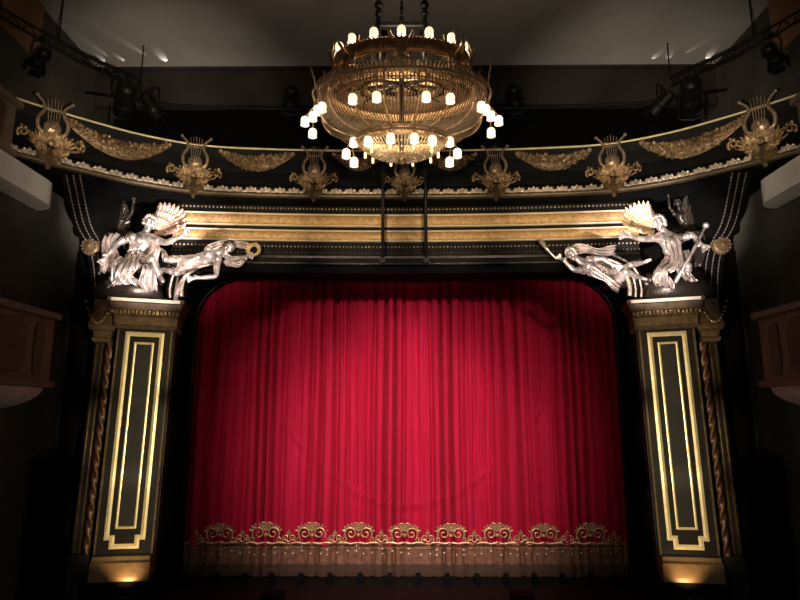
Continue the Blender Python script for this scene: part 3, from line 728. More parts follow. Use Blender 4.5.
def cloth(name, m, parent, pts, wdir, wd, folds=5, amp=.06, ph=0, thick=.03):
    pts = catmull(pts, 7); n = len(pts); N = 24; wdir = Vector(wdir).normalized(); vs = []
    for i, p in enumerate(pts):
        q = i/(n-1); t = (pts[min(i+1, n-1)]-pts[max(i-1, 0)]).normalized(); nn = t.cross(wdir).normalized()
        ww = (wd if not isinstance(wd, tuple) else wd[0]+(wd[1]-wd[0])*q)*(.85+.15*math.sin(q*9+ph))
        for j in range(N+1):
            r_ = -1+2*j/N; vs.append(p + wdir*(r_*ww*.5) + nn*amp*math.sin(r_*folds*PI*.5+ph+q*3.5) + t*.04*math.sin(r_*7+ph))
    K = len(vs); vs2 = [v+Vector((0, thick, 0)) for v in vs]
    fs = [(i*(N+1)+j, (i+1)*(N+1)+j, (i+1)*(N+1)+j+1, i*(N+1)+j+1) for i in range(n-1) for j in range(N)]
    f2 = [tuple(k+K for k in f[::-1]) for f in fs]; ed = []
    for i in range(n-1):
        a = i*(N+1); c = a+N+1; ed += [(a, a+K, c+K, c), (a+N, c+N, c+N+K, a+N+K)]
    for j in range(N):
        ed += [(j, j+1, j+1+K, j+K)]; a = (n-1)*(N+1)+j; ed += [(a, a+K, a+1+K, a+1)]
    b = MB(); b.add(vs+vs2, fs+f2+ed); return b.build(name, m, parent, smooth=True)
def wing(name, m, parent, root, a0, a1, L, nf, depth=.12, rows=3, tilt=-.1):
    b = MB(); root = Vector(root)
    for r_ in range(rows):
        LL = L*(1-.28*r_)
        for k in range(nf):
            a = R(a0+(a1-a0)*k/(nf-1)); d = Vector((math.cos(a), tilt, math.sin(a))); l2 = LL*(1-.25*abs(k/(nf-1)-.35))
            base = root+d*L*.12; b.leaf(base+Vector((0, -.045*r_-.003*k, 0)), d, (0, -1, 0), l2*.9, L*.27, .06, 7)
    b.tube([root+Vector((0, -.05, 0)), root+Vector((math.cos(R(a0))*L*.3, -.08, math.sin(R(a0))*L*.3)), root+Vector((math.cos(R(a0))*L*.62, -.05, math.sin(R(a0))*L*.62))], [.10, .08, .03], 8)
    return b.build(name, m, parent)
def rocks(parent, cx, cy, z0, w_, d_, h_, m, seed=1):
    rnd = random.Random(seed); b = MB(); b.rects([(z0, cx-w_/2, cx+w_/2, cy-d_/2, cy+d_/2), (z0+h_*.5, cx-w_*.42, cx+w_*.42, cy-d_*.42, cy+d_*.4), (z0+h_, cx-w_*.2, cx+w_*.2, cy-d_*.25, cy+d_*.3)])
    for k in range(14):
        b.ball((cx+rnd.uniform(-.42, .42)*w_, cy+rnd.uniform(-.3, .3)*d_, z0+h_*rnd.uniform(.25, .7)), rnd.uniform(.14, .24)*max(.6, h_), 9, 7)
    b.build('seat_base', m, parent, smooth=True)

A = lambda cu, cv, Y: P(60+cu/3.81, 180+cv/3.81, Y)      # left group
B = lambda cu, cv, Y: P(540+cu/3.81, 180+cv/3.81, Y)     # right group
# --- left winged figure
t = thing('winged_statue', 'pale gilt winged seated statue with outstretched arm on top of the left pillar', 'statue', (A(280, 440, 16.4).x, 16.4, 3.14), 0, 'gilt figures over the pillars')
T = dict(pelvis=A(275, 315, 16.1), waist=A(285, 278, 16.05), chest=A(305, 232, 16.0), neck=A(325, 195, 15.97), head=A(338, 165, 15.92), face=Vector((.7, -1, -.1)),
         ash=A(345, 222, 15.88), ael=A(405, 238, 15.6), awr=A(455, 212, 15.5), ahi=A(300, 322, 16.0), akn=A(345, 300, 15.5), aan=A(378, 368, 15.65), ato=A(392, 388, 15.45),
         bsh=A(268, 215, 16.1), bel=A(215, 240, 15.9), bwr=A(178, 285, 15.75), bhi=A(250, 322, 16.1), bkn=A(205, 318, 15.5), ban=A(212, 375, 15.7), bto=A(228, 392, 15.5))
figure(t, M['statue'], T, 1.72, M['statue'])
wing('wing', M['wingpink'], t, A(365, 205, 16.35), 18, 82, 1.05, 9)
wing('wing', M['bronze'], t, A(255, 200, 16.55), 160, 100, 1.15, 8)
cloth('drapery', M['statue'], t, [A(250, 300, 15.75), A(225, 330, 15.35), A(235, 370, 15.4), A(270, 395, 15.55)], (1, .1, -.1), (.6, .9), 6, .09, .5)
cloth('drapery', M['statue'], t, [A(300, 330, 15.7), A(335, 330, 15.3), A(330, 380, 15.35), A(345, 425, 15.55)], (1, 0, .1), (.45, .4), 5, .07, 1.5)
cloth('sash', M['statue'], t, [A(200, 200, 15.95), A(180, 240, 15.85), A(190, 300, 15.8), A(165, 350, 15.85)], (1, .1, .1), (.35, .5), 5, .08, 2.2)
cloth('drapery', M['statue'], t, [A(330, 205, 15.95), A(360, 250, 15.95), A(345, 300, 15.95), A(370, 350, 16.0)], (1, .2, 0), (.22, .42), 5, .07, 2.5)
cloth('drapery', M['statue'], t, [A(285, 285, 15.72), A(262, 320, 15.35), A(250, 350, 15.3), A(215, 392, 15.5)], (1, .1, .3), (.5, .7), 7, .08, 3.1)
rocks(t, A(260, 400, 16.3).x, 16.45, 3.14, 1.75, .95, .95, M['bronze'], 4)
# --- left reclining figure
t = thing('reclining_statue', 'pale gilt reclining statue stretching toward the gold beam from the left pillar', 'statue', (A(480, 340, 16.6).x, 16.6, A(480, 345, 16.5).z), 0, 'gilt figures over the pillars')
T = dict(pelvis=A(478, 322, 16.25), waist=A(522, 306, 16.2), chest=A(572, 288, 16.15), neck=A(612, 272, 16.1), head=A(640, 258, 16.05), face=Vector((.6, -1, .1)),
         ash=A(598, 300, 16.0), ael=A(594, 366, 15.85), awr=A(520, 372, 15.75), ahi=A(462, 335, 16.15), akn=A(440, 352, 15.6), aan=A(385, 338, 15.9), ato=A(366, 350, 15.85),
         bsh=A(598, 268, 16.2), bel=A(655, 300, 16.0), bwr=A(702, 292, 15.9), bhi=A(455, 305, 16.3), bkn=A(405, 290, 15.9), ban=A(430, 262, 16.2), bto=A(408, 248, 16.15))
T['bkn'] = A(400, 300, 15.9); T['ban'] = A(392, 268, 16.2); T['bto'] = A(372, 258, 16.15)
figure(t, M['statue'], T, 1.42, M['bronze'])
cloth('drapery', M['statue'], t, [A(560, 262, 16.1), A(620, 240, 16.1), A(670, 240, 16.1), A(715, 252, 16.1)], (.2, 0, 1), (.30, .22), 6, .06, .3)
cloth('drapery', M['statue'], t, [A(625, 300, 15.95), A(650, 316, 15.95), A(682, 318, 15.95), A(712, 288, 15.95)], (0, 0, 1), (.30, .16), 5, .05, 1.3)
cloth('sash', M['statue'], t, [A(500, 370, 15.9), A(468, 378, 15.95), A(447, 410, 16.1), A(436, 455, 16.3)], (1, 0, .3), (.22, .14), 3, .03, .6)
b = MB(); c0 = A(738, 266, 15.9)
for k in range(22):
    a = 2*PI*k/22; rr = .13; p = c0+Vector((rr*math.cos(a), -.02*math.sin(3*a), rr*math.sin(a))); b.leaf(p, (math.cos(a+.9), -.3, math.sin(a+.9)), (0, -1, 0), .13, .06, .3, 4)
b.tube([c0+Vector((.13*math.cos(2*PI*k/16), 0, .13*math.sin(2*PI*k/16))) for k in range(17)], .03, 6); b.build('wreath', M['statuegold'], t)
rocks(t, A(470, 330, 16.65).x, 16.62, A(470, 352, 16.6).z, .9, .5, .45, M['bronze'], 9)
# --- left dark putto
def putto(nm_side, Fn, cu, cv, label, mirror=1):
    t = thing('cherub_statue', label, 'statue', (Fn(cu, cv+150, 16.7).x, 16.7, Fn(cu, cv+160, 16.7).z), 0, 'dark cherubs behind the winged figures')
    g = lambda du, dv, Y: Fn(cu+du*mirror, cv+dv, Y)
    g0 = g; g = lambda du, dv, Y: g0(du, dv, Y-.22)
    T = dict(pelvis=g(-25, 100, 16.75), waist=g(-18, 78, 16.72), chest=g(-10, 52, 16.7), neck=g(-3, 25, 16.66), head=g(3, 5, 16.6), face=Vector((.3*mirror, -1, 0)),
             ash=g(16, 44, 16.6), ael=g(34, 20, 16.5), awr=g(38, -18, 16.45), ahi=g(-12, 108, 16.65), akn=g(8, 120, 16.35), aan=g(2, 150, 16.5), ato=g(8, 158, 16.4),
             bsh=g(-36, 46, 16.7), bel=g(-62, 66, 16.6), bwr=g(-84, 50, 16.5), bhi=g(-42, 108, 16.7), bkn=g(-56, 124, 16.4), ban=g(-60, 152, 16.5), bto=g(-66, 160, 16.4))
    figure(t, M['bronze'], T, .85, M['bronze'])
    wing('wing', M['bronze'], t, g(-30, 55, 16.85), 90+mirror*20, 90+mirror*75, .62, 6)
    b = MB(); p0 = g(-25, 118, 16.9); b.ball(p0, .24, 10, 8, (1.5, .9, .9)); b.ball(p0+Vector((.25, .05, .0)), .2); b.ball(p0+Vector((-.25, .05, .02)), .2); b.ball(p0+Vector((0, .2, 0)), .26); b.build('cloud_base', M['bronze'], t, smooth=True)
putto('left', A, 238, 102, 'small dark bronze cherub behind the left winged statue, under the cornice', 1)
# --- right winged figure
t = thing('winged_statue', 'pale gilt winged statue leaning on a long staff on top of the right pillar', 'statue', (B(490, 440, 16.4).x, 16.4, 3.14), 0, 'gilt figures over the pillars')
T = dict(pelvis=B(505, 320, 16.1), waist=B(502, 282, 16.05), chest=B(490, 240, 16.0), neck=B(468, 200, 15.95), head=B(452, 170, 15.9), face=Vector((-.8, -1, -.1)),
         ash=B(452, 222, 15.88), ael=B(392, 228, 15.6), awr=B(342, 218, 15.5), ahi=B(482, 328, 16.0), akn=B(450, 350, 15.45), aan=B(470, 392, 15.7), ato=B(452, 402, 15.5),
         bsh=B(532, 225, 16.1), bel=B(580, 212, 15.9), bwr=B(606, 240, 15.72), bhi=B(530, 325, 16.1), bkn=B(560, 330, 15.55), ban=B(560, 375, 15.8), bto=B(580, 388, 15.6))
figure(t, M['statue'], T, 1.72, M['statue'])
wing('wing', M['statuegold'], t, B(425, 205, 16.35), 162, 98, 1.05, 9)
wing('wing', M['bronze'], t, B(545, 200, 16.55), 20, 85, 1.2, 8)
cloth('drapery', M['statue'], t, [B(500, 230, 15.7), B(515, 270, 15.6), B(520, 310, 15.5), B(495, 350, 15.4)], (1, .1, .2), (.42, .55), 6, .06, .2)
cloth('drapery', M['statue'], t, [B(500, 320, 15.6), B(465, 345, 15.3), B(462, 375, 15.35), B(470, 405, 15.5)], (1, .1, -.1), (.5, .62), 6, .08, 1.2)
cloth('sash', M['bronze'], t, [B(560, 205, 16.0), B(600, 210, 15.9), B(610, 260, 15.9), B(590, 330, 15.95)], (1, .1, .1), (.3, .45), 5, .07, .8)
b = MB(); b.tube([B(628, 178, 15.55), B(570, 290, 15.5), B(512, 392, 15.5)], [.05, .042, .05], 8); b.ball(B(628, 176, 15.55), .09); b.build('staff', M['statue'], t, smooth=True)
cloth('drapery', M['statue'], t, [B(545, 270, 15.95), B(560, 310, 15.8), B(545, 350, 15.6), B(575, 385, 15.7)], (1, .2, 0), (.3, .42), 5, .07, 2.5)
rocks(t, B(520, 400, 16.3).x, 16.45, 3.14, 1.75, .95, .95, M['bronze'], 6)
# --- right reclining figure
t = thing('reclining_statue', 'pale gilt reclining statue blowing a thin trumpet toward the gold beam from the right pillar', 'statue', (B(290, 400, 16.6).x, 16.6, B(300, 400, 16.5).z), 0, 'gilt figures over the pillars')
T = dict(pelvis=B(268, 372, 16.2), waist=B(225, 352, 16.15), chest=B(178, 330, 16.1), neck=B(142, 305, 16.05), head=B(120, 286, 16.0), face=Vector((-.7, -1, .1)),
         ash=B(165, 345, 15.95), ael=B(130, 345, 15.75), awr=B(92, 312, 15.75), ahi=B(290, 390, 16.1), akn=B(325, 352, 15.6), aan=B(385, 375, 15.9), ato=B(410, 382, 15.85),
         bsh=B(185, 308, 16.15), bel=B(235, 300, 15.95), bwr=B(275, 322, 15.85), bhi=B(290, 362, 16.25), bkn=B(345, 325, 15.9), ban=B(395, 315, 16.1), bto=B(424, 303, 16.0))
figure(t, M['statue'], T, 1.42, M['statue'])
cloth('drapery', M['statue'], t, [B(130, 262, 16.1), B(175, 262, 16.1), B(225, 275, 16.1), B(285, 268, 16.1)], (.1, 0, 1), (.30, .28), 6, .07, .3)
cloth('drapery', M['statue'], t, [B(190, 345, 15.85), B(240, 372, 15.8), B(275, 398, 15.8), B(300, 415, 15.95)], (.2, 0, 1), (.28, .3), 5, .05, 1.3)
b = MB(); b.tube([B(92, 308, 15.7), B(60, 300, 15.7), B(30, 270, 15.72), B(2, 232, 15.75)], [.022, .03, .035, .08], 8); b.build('trumpet', M['statue'], t, smooth=True)
rocks(t, B(300, 400, 16.65).x, 16.62, B(300, 412, 16.6).z, .9, .5, .4, M['bronze'], 10)
putto('right', B, 525, 88, 'small dark bronze cherub behind the head of the right winged statue', -1)
putto('right', B, 622, 100, 'small dark bronze cherub nearest the right wall, beside the beaded console', -1)

# ------------------------------------------------------------------ side boxes
def side_box(s, z0, z1, up, label):
    t = thing('theatre_box', label, 'theatre box', (s*9.3, 11.0, z0), 0, 'side boxes')
    yf, yb = (13.2, 7.0) if up else (14.55, 7.0); xi = 9.3 if up else 8.62
    dp = .6 if up else 1.35
    b = MB(); b.box((s*(xi+.1), (yf+yb)/2, (z0+z1)/2), (.2, yf-yb, z1-z0)); b.box((s*(xi+dp/2+.03), yf-.1, (z0+z1)/2), (dp, .2, z1-z0)); pr = b.build('parapet', M['boxwood'], t)
    b = MB(); b.box((s*(xi+.03), (yf+yb)/2+.02, z1-.06), (.32, yf-yb+.1, .14)); b.box((s*(xi+dp/2+.03), yf-.03, z1-.06), (dp, .3, .14)); b.box((s*(xi+.02), (yf+yb)/2+.02, z0+.08), (.28, yf-yb+.08, .14)); b.build('handrail', M['boxwood'], t)
    y = yf-.35; w0 = [.42, 1.2, .42, 1.2, .42, 1.2, .42]
    for i, wd in enumerate(w0):
        yc = y-wd/2; b = MB(); h = (z1-z0)*.30; zc = (z0+z1)/2-.0
        pts = []
        for k in range(24):
            a = 2*PI*k/24; cx_, cz_ = math.cos(a), math.sin(a)
            ex = 4.0; px = math.copysign(abs(cx_)**(2/ex), cx_)*wd*.44; pz = math.copysign(abs(cz_)**(2/ex), cz_)*h*1.12; pts.append((px, pz))
        vs = [(s*(xi-.03), yc+a_, zc+c_) for a_, c_ in pts] + [(s*(xi+.01), yc+a_*1.06, zc+c_*1.04) for a_, c_ in pts]
        b.add(vs, [tuple(range(24))] + [(k, (k+1) % 24, 24+(k+1) % 24, 24+k) for k in range(24)]); b.build('panel', M['boxpanel'], t)
        y -= wd+.2
    if up:
        b = MB(); pr = [(xi-.04, yb)]
        for k in range(7): a = PI/2*k/6; pr.append((xi-.04+.6*(1-math.cos(a)), 14.7+.6*math.sin(a)))
        pr.append((xi+.65, yb)); n = len(pr)
        b.add([(s*x_, y_, z0-.62) for x_, y_ in pr]+[(s*x_, y_, z0) for x_, y_ in pr], [tuple(range(n)), tuple(range(n, 2*n))]+[(k, (k+1) % n, n+(k+1) % n, n+k) for k in range(n)])
        b.build('fascia', M['cream'], t); return
    # rounded underside
    b = MB(); prof = []
    d_ = .55 if not up else .5
    for k in range(9):
        a = PI/2*k/8; prof.append((xi+.08+(1.38)*(1-math.cos(a)), z0-d_*math.sin(a)))
    for (x_, z_) in prof: b.v.append((s*x_, yb, z_))
    for (x_, z_) in prof: b.v.append((s*x_, yf-.06-.35*((z0-z_)/d_)**2, z_))
    for x_ in (0,):
        b.v.append((s*(xi+1.46), yb, z0)); b.v.append((s*(xi+1.46), yf-.06, z0))
    n = 9; b.f = [(k, k+1, n+k+1, n+k) for k in range(n-1)] + [tuple(range(n))+(2*n,), tuple(range(n, 2*n))+(2*n+1,), (0, n, 2*n+1, 2*n)]; b.mi = [0]*len(b.f)
    b.build('curved_underside', M['cream'], t, smooth=False)
    b = MB(); b.box((s*(xi+.75), (yf+yb)/2, z0+.05), (1.3, yf-yb-.1, .1)); b.build('box_floor', M['boxwood'], t)
side_box(-1, .58, 2.36, False, 'panelled theatre box at the left edge, level with the top of the curtain')
side_box(1, .58, 2.36, False, 'panelled theatre box at the right edge, level with the top of the curtain')
side_box(-1, 5.93, 7.3, True, 'upper theatre box at the left edge with a pale fascia, below the cornice')
side_box(1, 5.93, 7.3, True, 'upper theatre box at the right edge with a pale fascia, below the cornice')
# black drapes beside the piers
def drape(s):
    sd = 'left' if s < 0 else 'right'; b = MB(); vs = []; N = 60; hs = [(FZ, 1), (-2.0, 1), (-1.2, .98)]
    for i in range(N+1):
        x = s*(8.75+1.1*i/N); y = 16.3+.07*math.sin(i*.9); 
        for z, k in hs: vs.append((x, y, z))
    for i in range(N+1):
        x = s*(8.75+1.1*i/N); y = 16.42+.07*math.sin(i*.9)
        for z, k in hs: vs.append((x, y, z))
    K = (N+1)*3; fs = [(i*3+j, (i+1)*3+j, (i+1)*3+j+1, i*3+j+1) for i in range(N) for j in range(2)]; fs += [tuple(q+K for q in f[::-1]) for f in fs]
    fs += [(i*3+2, (i+1)*3+2, (i+1)*3+2+K, i*3+2+K) for i in range(N)] + [(i*3, i*3+K, (i+1)*3+K, (i+1)*3) for i in range(N)]
    fs += [(j, j+1, j+1+K, j+K) for j in range(2)] + [(N*3+j, N*3+j+K, N*3+j+1+K, N*3+j+1) for j in range(2)]
    b.add(vs, fs); o = b.build('black_drape', M['blackcloth']); tag(o, 'low black drape standing on the floor between the %s pillar and the %s wall' % (sd, sd), 'drape', 'black side drapes')
for s in (-1, 1): drape(s)

# ------------------------------------------------------------------ chandelier
CX, CY = -.055, 10.5
ch = thing('chandelier', 'huge round brass crown chandelier with tiers of glowing frosted glass lamps', 'chandelier', (CX, CY, 4.5))
Cc = (CX, CY, 0)
KY = .58
def pol(r_, a, z): return Vector((CX+r_*math.sin(a), CY-KY*r_*math.cos(a), z))    # a=0 faces the stalls; the crown is oval in plan
def oval(b, prof, n, close=True):
    o = len(b.v); b.lathe(prof, (0, 0, 0), n, close); b.v[o:] = [(CX+v[0], CY+KY*v[1], v[2]) for v in b.v[o:]]
def outw(a): return Vector((math.sin(a), -math.cos(a), 0))
b = MB(); oval(b, [(1.10, 6.44), (1.20, 6.40), (1.25, 6.46), (1.22, 6.53), (1.28, 6.60), (1.30, 6.65), (1.22, 6.67), (1.10, 6.64)], 96)
for k in range(110):
    a = 2*PI*k/110; b.ball(pol(1.28, a, 6.66), .024, 6, 4)
    b.leaf(pol(1.22, a, 6.55), outw(a)*.3+Vector((0, 0, -1)), outw(a), .16, .07, .1, 3)
b.build('top_ring', M['brass'], ch, smooth=False)
b = MB()
for k in range(100):
    a = 2*PI*k/100; b.tube([pol(1.14-.40*q, a, 6.42-.34*q**.6) for q in (0, .25, .5, .75, 1)], .010, 4)
b.build('upper_strands', M['crystal'], ch, kind='stuff')
b = MB(); oval(b, [(.68, 6.04), (.76, 6.02), (.78, 6.08), (.70, 6.12)], 64); b.build('inner_ring', M['brassdark'], ch)
b = MB(); oval(b, [(1.30, 6.02), (1.36, 5.90), (1.48, 5.84), (1.58, 5.86), (1.62, 5.93), (1.57, 5.98), (1.59, 6.03), (1.50, 6.08), (1.36, 6.07)], 110)
for k in range(130):
    a = 2*PI*k/130; b.ball(pol(1.60, a, 5.92), .028, 6, 4); b.ball(pol(1.42, a, 5.87), .022, 6, 4)
    b.leaf(pol(1.55, a, 5.97), outw(a)*.4+Vector((0, 0, 1)), outw(a), .14, .07, .2, 3)
b.build('main_ring', M['brass'], ch)
b = MB(); oval(b, [(1.06, 5.92), (1.22, 5.90), (1.24, 6.05), (1.14, 6.15), (1.06, 6.14)], 80); b.build('gallery_band', M['brassdark'], ch)
for k in range(8):
    a = k*PI/4
    b = MB(); er = outw(a); et = (pol(1, a+.01, 0)-pol(1, a-.01, 0)).normalized()
    for s in (-1, 1):
        b.tube(catmull([pol(1.46, a, 6.02)+et*s*.04, pol(1.42, a, 6.12)+et*s*.16, pol(1.36, a, 6.26)+et*s*.10, pol(1.30, a, 6.42)+et*s*.07, pol(1.34, a, 6.58)+et*s*.15, pol(1.38, a, 6.74)+et*s*.22], 4), .028, 6)
        b.spiral(pol(1.48, a, 6.12)+et*s*.13, et*s, (0, 0, 1), .09, 1.2, .024, -1)
    b.tube([pol(1.42, a, 6.02), pol(1.36, a, 6.2), pol(1.27, a, 6.5)], [.06, .04, .05], 7); b.ball(pol(1.43, a, 6.2), .07)
    for q in (-.1, 0, .1): b.leaf(pol(1.43, a, 6.2), et*q*2+Vector((0, 0, 1))+er*.1, er, .24, .09, .2, 4)
    b.build('bracket', M['brass'], ch)
BP = catmull([(1.56, 0, 5.88), (1.56, 0, 5.62), (1.44, 0, 5.32), (1.18, 0, 5.14), (.84, 0, 5.06)], 3)
b = MB()
for k in range(150):
    a = 2*PI*(k+.5)/150; b.tube([pol(p.x, a, p.z) for p in BP], .0105, 4)
b.build('bowl_strands', M['crystal'], ch, kind='stuff')
for k in range(16):
    a = 2*PI*(k+.5)/16; b = MB(); b.tube([pol(p.x+.02, a, p.z-.015) for p in BP], .022, 6); b.build('rib', M['brass'], ch, smooth=True)
b = MB()
for k in range(40):
    a0 = 2*PI*k/40; a1 = a0+2*PI/40
    b.tube([pol(1.58-.02*math.sin(PI*q/6), a0+(a1-a0)*q/6, 5.86-.14*math.sin(PI*q/6)) for q in range(7)], .010, 4)
b.build('festoon', M['crystal'], ch, kind='stuff')
b = MB(); oval(b, [(.70, 4.96), (.78, 4.90), (.86, 4.90), (.90, 4.97), (.84, 5.03), (.87, 5.10), (.74, 5.10)], 80)
for k in range(80):
    a = 2*PI*k/80; b.ball(pol(.88, a, 4.95), .022, 6, 4); b.ball(pol(.78, a, 4.90), .018, 6, 4)
b.build('lower_ring', M['brass'], ch)
def bot(q): return .80*(1-q)**.75+.02, 4.92-.30*math.sin(q*PI/2)
b = MB()
for k in range(72):
    a = 2*PI*k/72; b.tube([pol(bot(q/6)[0], a, bot(q/6)[1]) for q in range(7)], .013, 5)
for q in (.2, .4, .6, .8):
    r_, z_ = bot(q)
    for k in range(int(60*r_)+6):
        a = 2*PI*k/(int(60*r_)+6); b.ball(pol(r_, a, z_-.01), .026, 6, 4)
b.build('bottom_basket', M['crystalglow'], ch, kind='stuff')
b = MB(); b.lathe([(0.0, 4.52), (.04, 4.54), (.05, 4.58), (.10, 4.61), (.08, 4.65), (0, 4.67)], Cc, 16); b.build('finial', M['brass'], ch, smooth=True)
lampproto = None
def lamp(pos, arm, s=.84):
    global lampproto
    if lampproto is None:
        b = MB(); b.lathe([(.0, .135), (.02, .135), (.035, .11), (.05, .10), (.05, .085), (0, .085)], (0, 0, 0), 12); l = b.build('lamp', M['brass'], ch, local=True, smooth=True)
        b = MB(); b.lathe([(.04, .095), (.072, .085), (.094, .04), (.094, -.03), (.090, -.075), (.100, -.10), (.092, -.10), (.082, -.07), (.084, 0), (.06, .06)], (0, 0, 0), 14, True); b.build('glass_shade', M['shade'], l, local=True, smooth=True)
        b = MB(); b.ball((0, 0, -.02), .060, 10, 8, (1, 1, 1.1)); b.build('bulb', M['bulb'], l, local=True, smooth=True)
        lampproto = l; o = l
    else:
        o = lampproto.copy(); COL.objects.link(o); o.parent = ch
        for c in [x for x in bpy.data.objects if x.parent == lampproto]:
            c2 = c.copy(); COL.objects.link(c2); c2.parent = o
    o.location = pos-ch.location; o.scale = (s, s, s)
    m = MB(); m.tube(arm+[pos+Vector((0, 0, .10*s))], .013, 5); m.build('lamp_arm', M['brass'], ch, smooth=True)
for k in range(15):
    a = 2*PI*k/15; lamp(pol(1.24, a, 6.80), [pol(1.22, a, 6.62), pol(1.34, a, 6.75), pol(1.30, a, 6.96), pol(1.24, a, 6.94)])
for d, z in ((15, 5.38), (31, 5.40), (60, 5.43)):
    for s in (-1, 1):
        a = R(d)*s; lamp(pol(1.66, a, z), [pol(1.60, a, 5.90), pol(1.74, a, 5.75), pol(1.70, a, z+.2)])
for d in (-40, -12, 14, 36):
    a = R(d); lamp(pol(.94, a, 4.80), [pol(.86, a, 5.0), pol(.98, a, 5.02), pol(.94, a, 4.94)])
for s in (-1, 1):
    a0 = s*PI/2
    for dr, da, dz in ((1.68, 0, 5.50), (1.82, -.04, 5.38), (1.70, .10, 5.21), (1.60, -.22, 5.52)):
        p = pol(dr, a0+s*da, dz); lamp(p, [pol(1.60, a0, 5.85), pol(1.66, a0+s*da*.5, 5.68)])
    for dr, da, dz in ((.90, -.12, 4.95), (1.04, .04, 4.76), (.92, .22, 4.63)):
        p = pol(dr, a0+s*da, dz); lamp(p, [pol(.86, a0, 4.98), pol(.95, a0+s*da*.5, 5.02)])
for a, lean in ((-PI/2, -.14), (PI/2, .06), (-R(62), -.10), (R(62), .10), (R(50), .08)):
    far = abs(a) > 1.5; r0 = 1.62 if far else 1.42; z0 = 5.75 if far else 6.3
    b = MB(); b.tube(catmull([pol(r0, a, z0), pol(r0+.07, a, z0+.22), pol(r0+.03, a, z0+.42), pol(r0+.05+abs(lean)*.8, a, z0+(.85 if far else .55))], 5), [.045-.0022*i for i in range(16)], 6); b.build('horn', M['brass'], ch, smooth=True)
for k in range(10):
    a = 2*PI*(k+.5)/10; b = MB(); p = pol(.68, a, 4.76); b.tube([p+Vector((0, 0, .10)), p], .024, 8); d = b.build('drop_holder', M['brass'], ch)
    b = MB(); b.tube([p, p-Vector((0, 0, .09))], .024, 8); b.ball(p-Vector((0, 0, .09)), .024); b.build('drop_light', M['candle'], d)
# suspension frame
b = MB()
for s in (-1, 1):
    b.tube([(CX+s*.45, CY, 6.62), (CX+s*.45, CY, 7.85)], .045, 8); b.ball((CX+s*.45, CY, 7.85), .09); b.ball((CX+s*.45, CY, 7.66), .075); b.lathe([(0, 7.9), (.05, 7.92), (.03, 8.0), (0, 8.06)], (CX+s*.45, CY, 0), 8)
    b.tube([(CX+s*.45, CY, 6.62), (CX+s*1.15, CY, 6.58)], .03, 6)
b.tube([(CX-.52, CY, 7.42), (CX+.52, CY, 7.42)], .045, 8); b.tube([(CX-.45, CY, 6.62), (CX+.45, CY, 6.62)], .035, 8)
b.build('suspension_frame', M['iron'], ch)
b = MB(); z = 7.45
while z < 11.0:
    b.ball((CX, CY, z), .045, 6, 5, (1, .6, 1.5) if int(z*10) % 2 else (.6, 1, 1.5)); z += .11
b.build('chain', M['iron'], ch, smooth=True)
b = MB()
for r_, z_ in ((.70, 6.08), (1.12, 6.02)):
    for k in range(8):
        a = k*PI/4; b.tube([pol(.05, a, z_+.1), pol(r_, a, z_)], .02, 5)
b.tube([(CX, CY, 4.66), (CX, CY, 7.45)], .05, 8); b.tube([(CX, CY, 4.95), (CX+.8, CY, 4.95)], .02, 5); b.tube([(CX, CY, 4.95), (CX-.8, CY, 4.95)], .02, 5)
b.build('stem', M['iron'], ch)
lt = bpy.data.lights.new('chandelier_glow', 'POINT'); lt.energy = 95; lt.color = (1, .78, .50); lt.shadow_soft_size = .5
lo = bpy.data.objects.new('chandelier_glow', lt); COL.objects.link(lo); lo.location = (CX, CY, 5.35)
lt = bpy.data.lights.new('crown_glow', 'POINT'); lt.energy = 90; lt.color = (1, .80, .58); lt.shadow_soft_size = .5
lo = bpy.data.objects.new('crown_glow', lt); COL.objects.link(lo); lo.location = (CX, CY, 7.0)

# ------------------------------------------------------------------ hanging poles in front of the beam
for i, u in enumerate((383, 426)):
    p = P(u, 220, 15.9); zb = P(u, 262, 15.9).z
    t = thing('hanging_pole', 'thin black pole hanging %s of centre in front of the gold bands below the chandelier' % ('left', 'right')[i], 'pole', (p.x, 15.9, zb), 0, 'black hanging poles')
    b = MB(); b.tube([(p.x, 15.9, zb), (p.x, 15.9, 10.95)], .045, 8); b.build('tube', M['iron'], t, smooth=True)
    for zc, hh in ((zb+.04, .14), (6.6, .2)):
        b = MB(); b.box((p.x, 15.9, zc), (.16, .12, hh)); b.build('clamp', M['iron'], t)
    b = MB(); b.tube([(p.x, 15.9, 10.9), (p.x, 15.9, 11.0)], .12, 10); b.build('ceiling_plate', M['iron'], t)

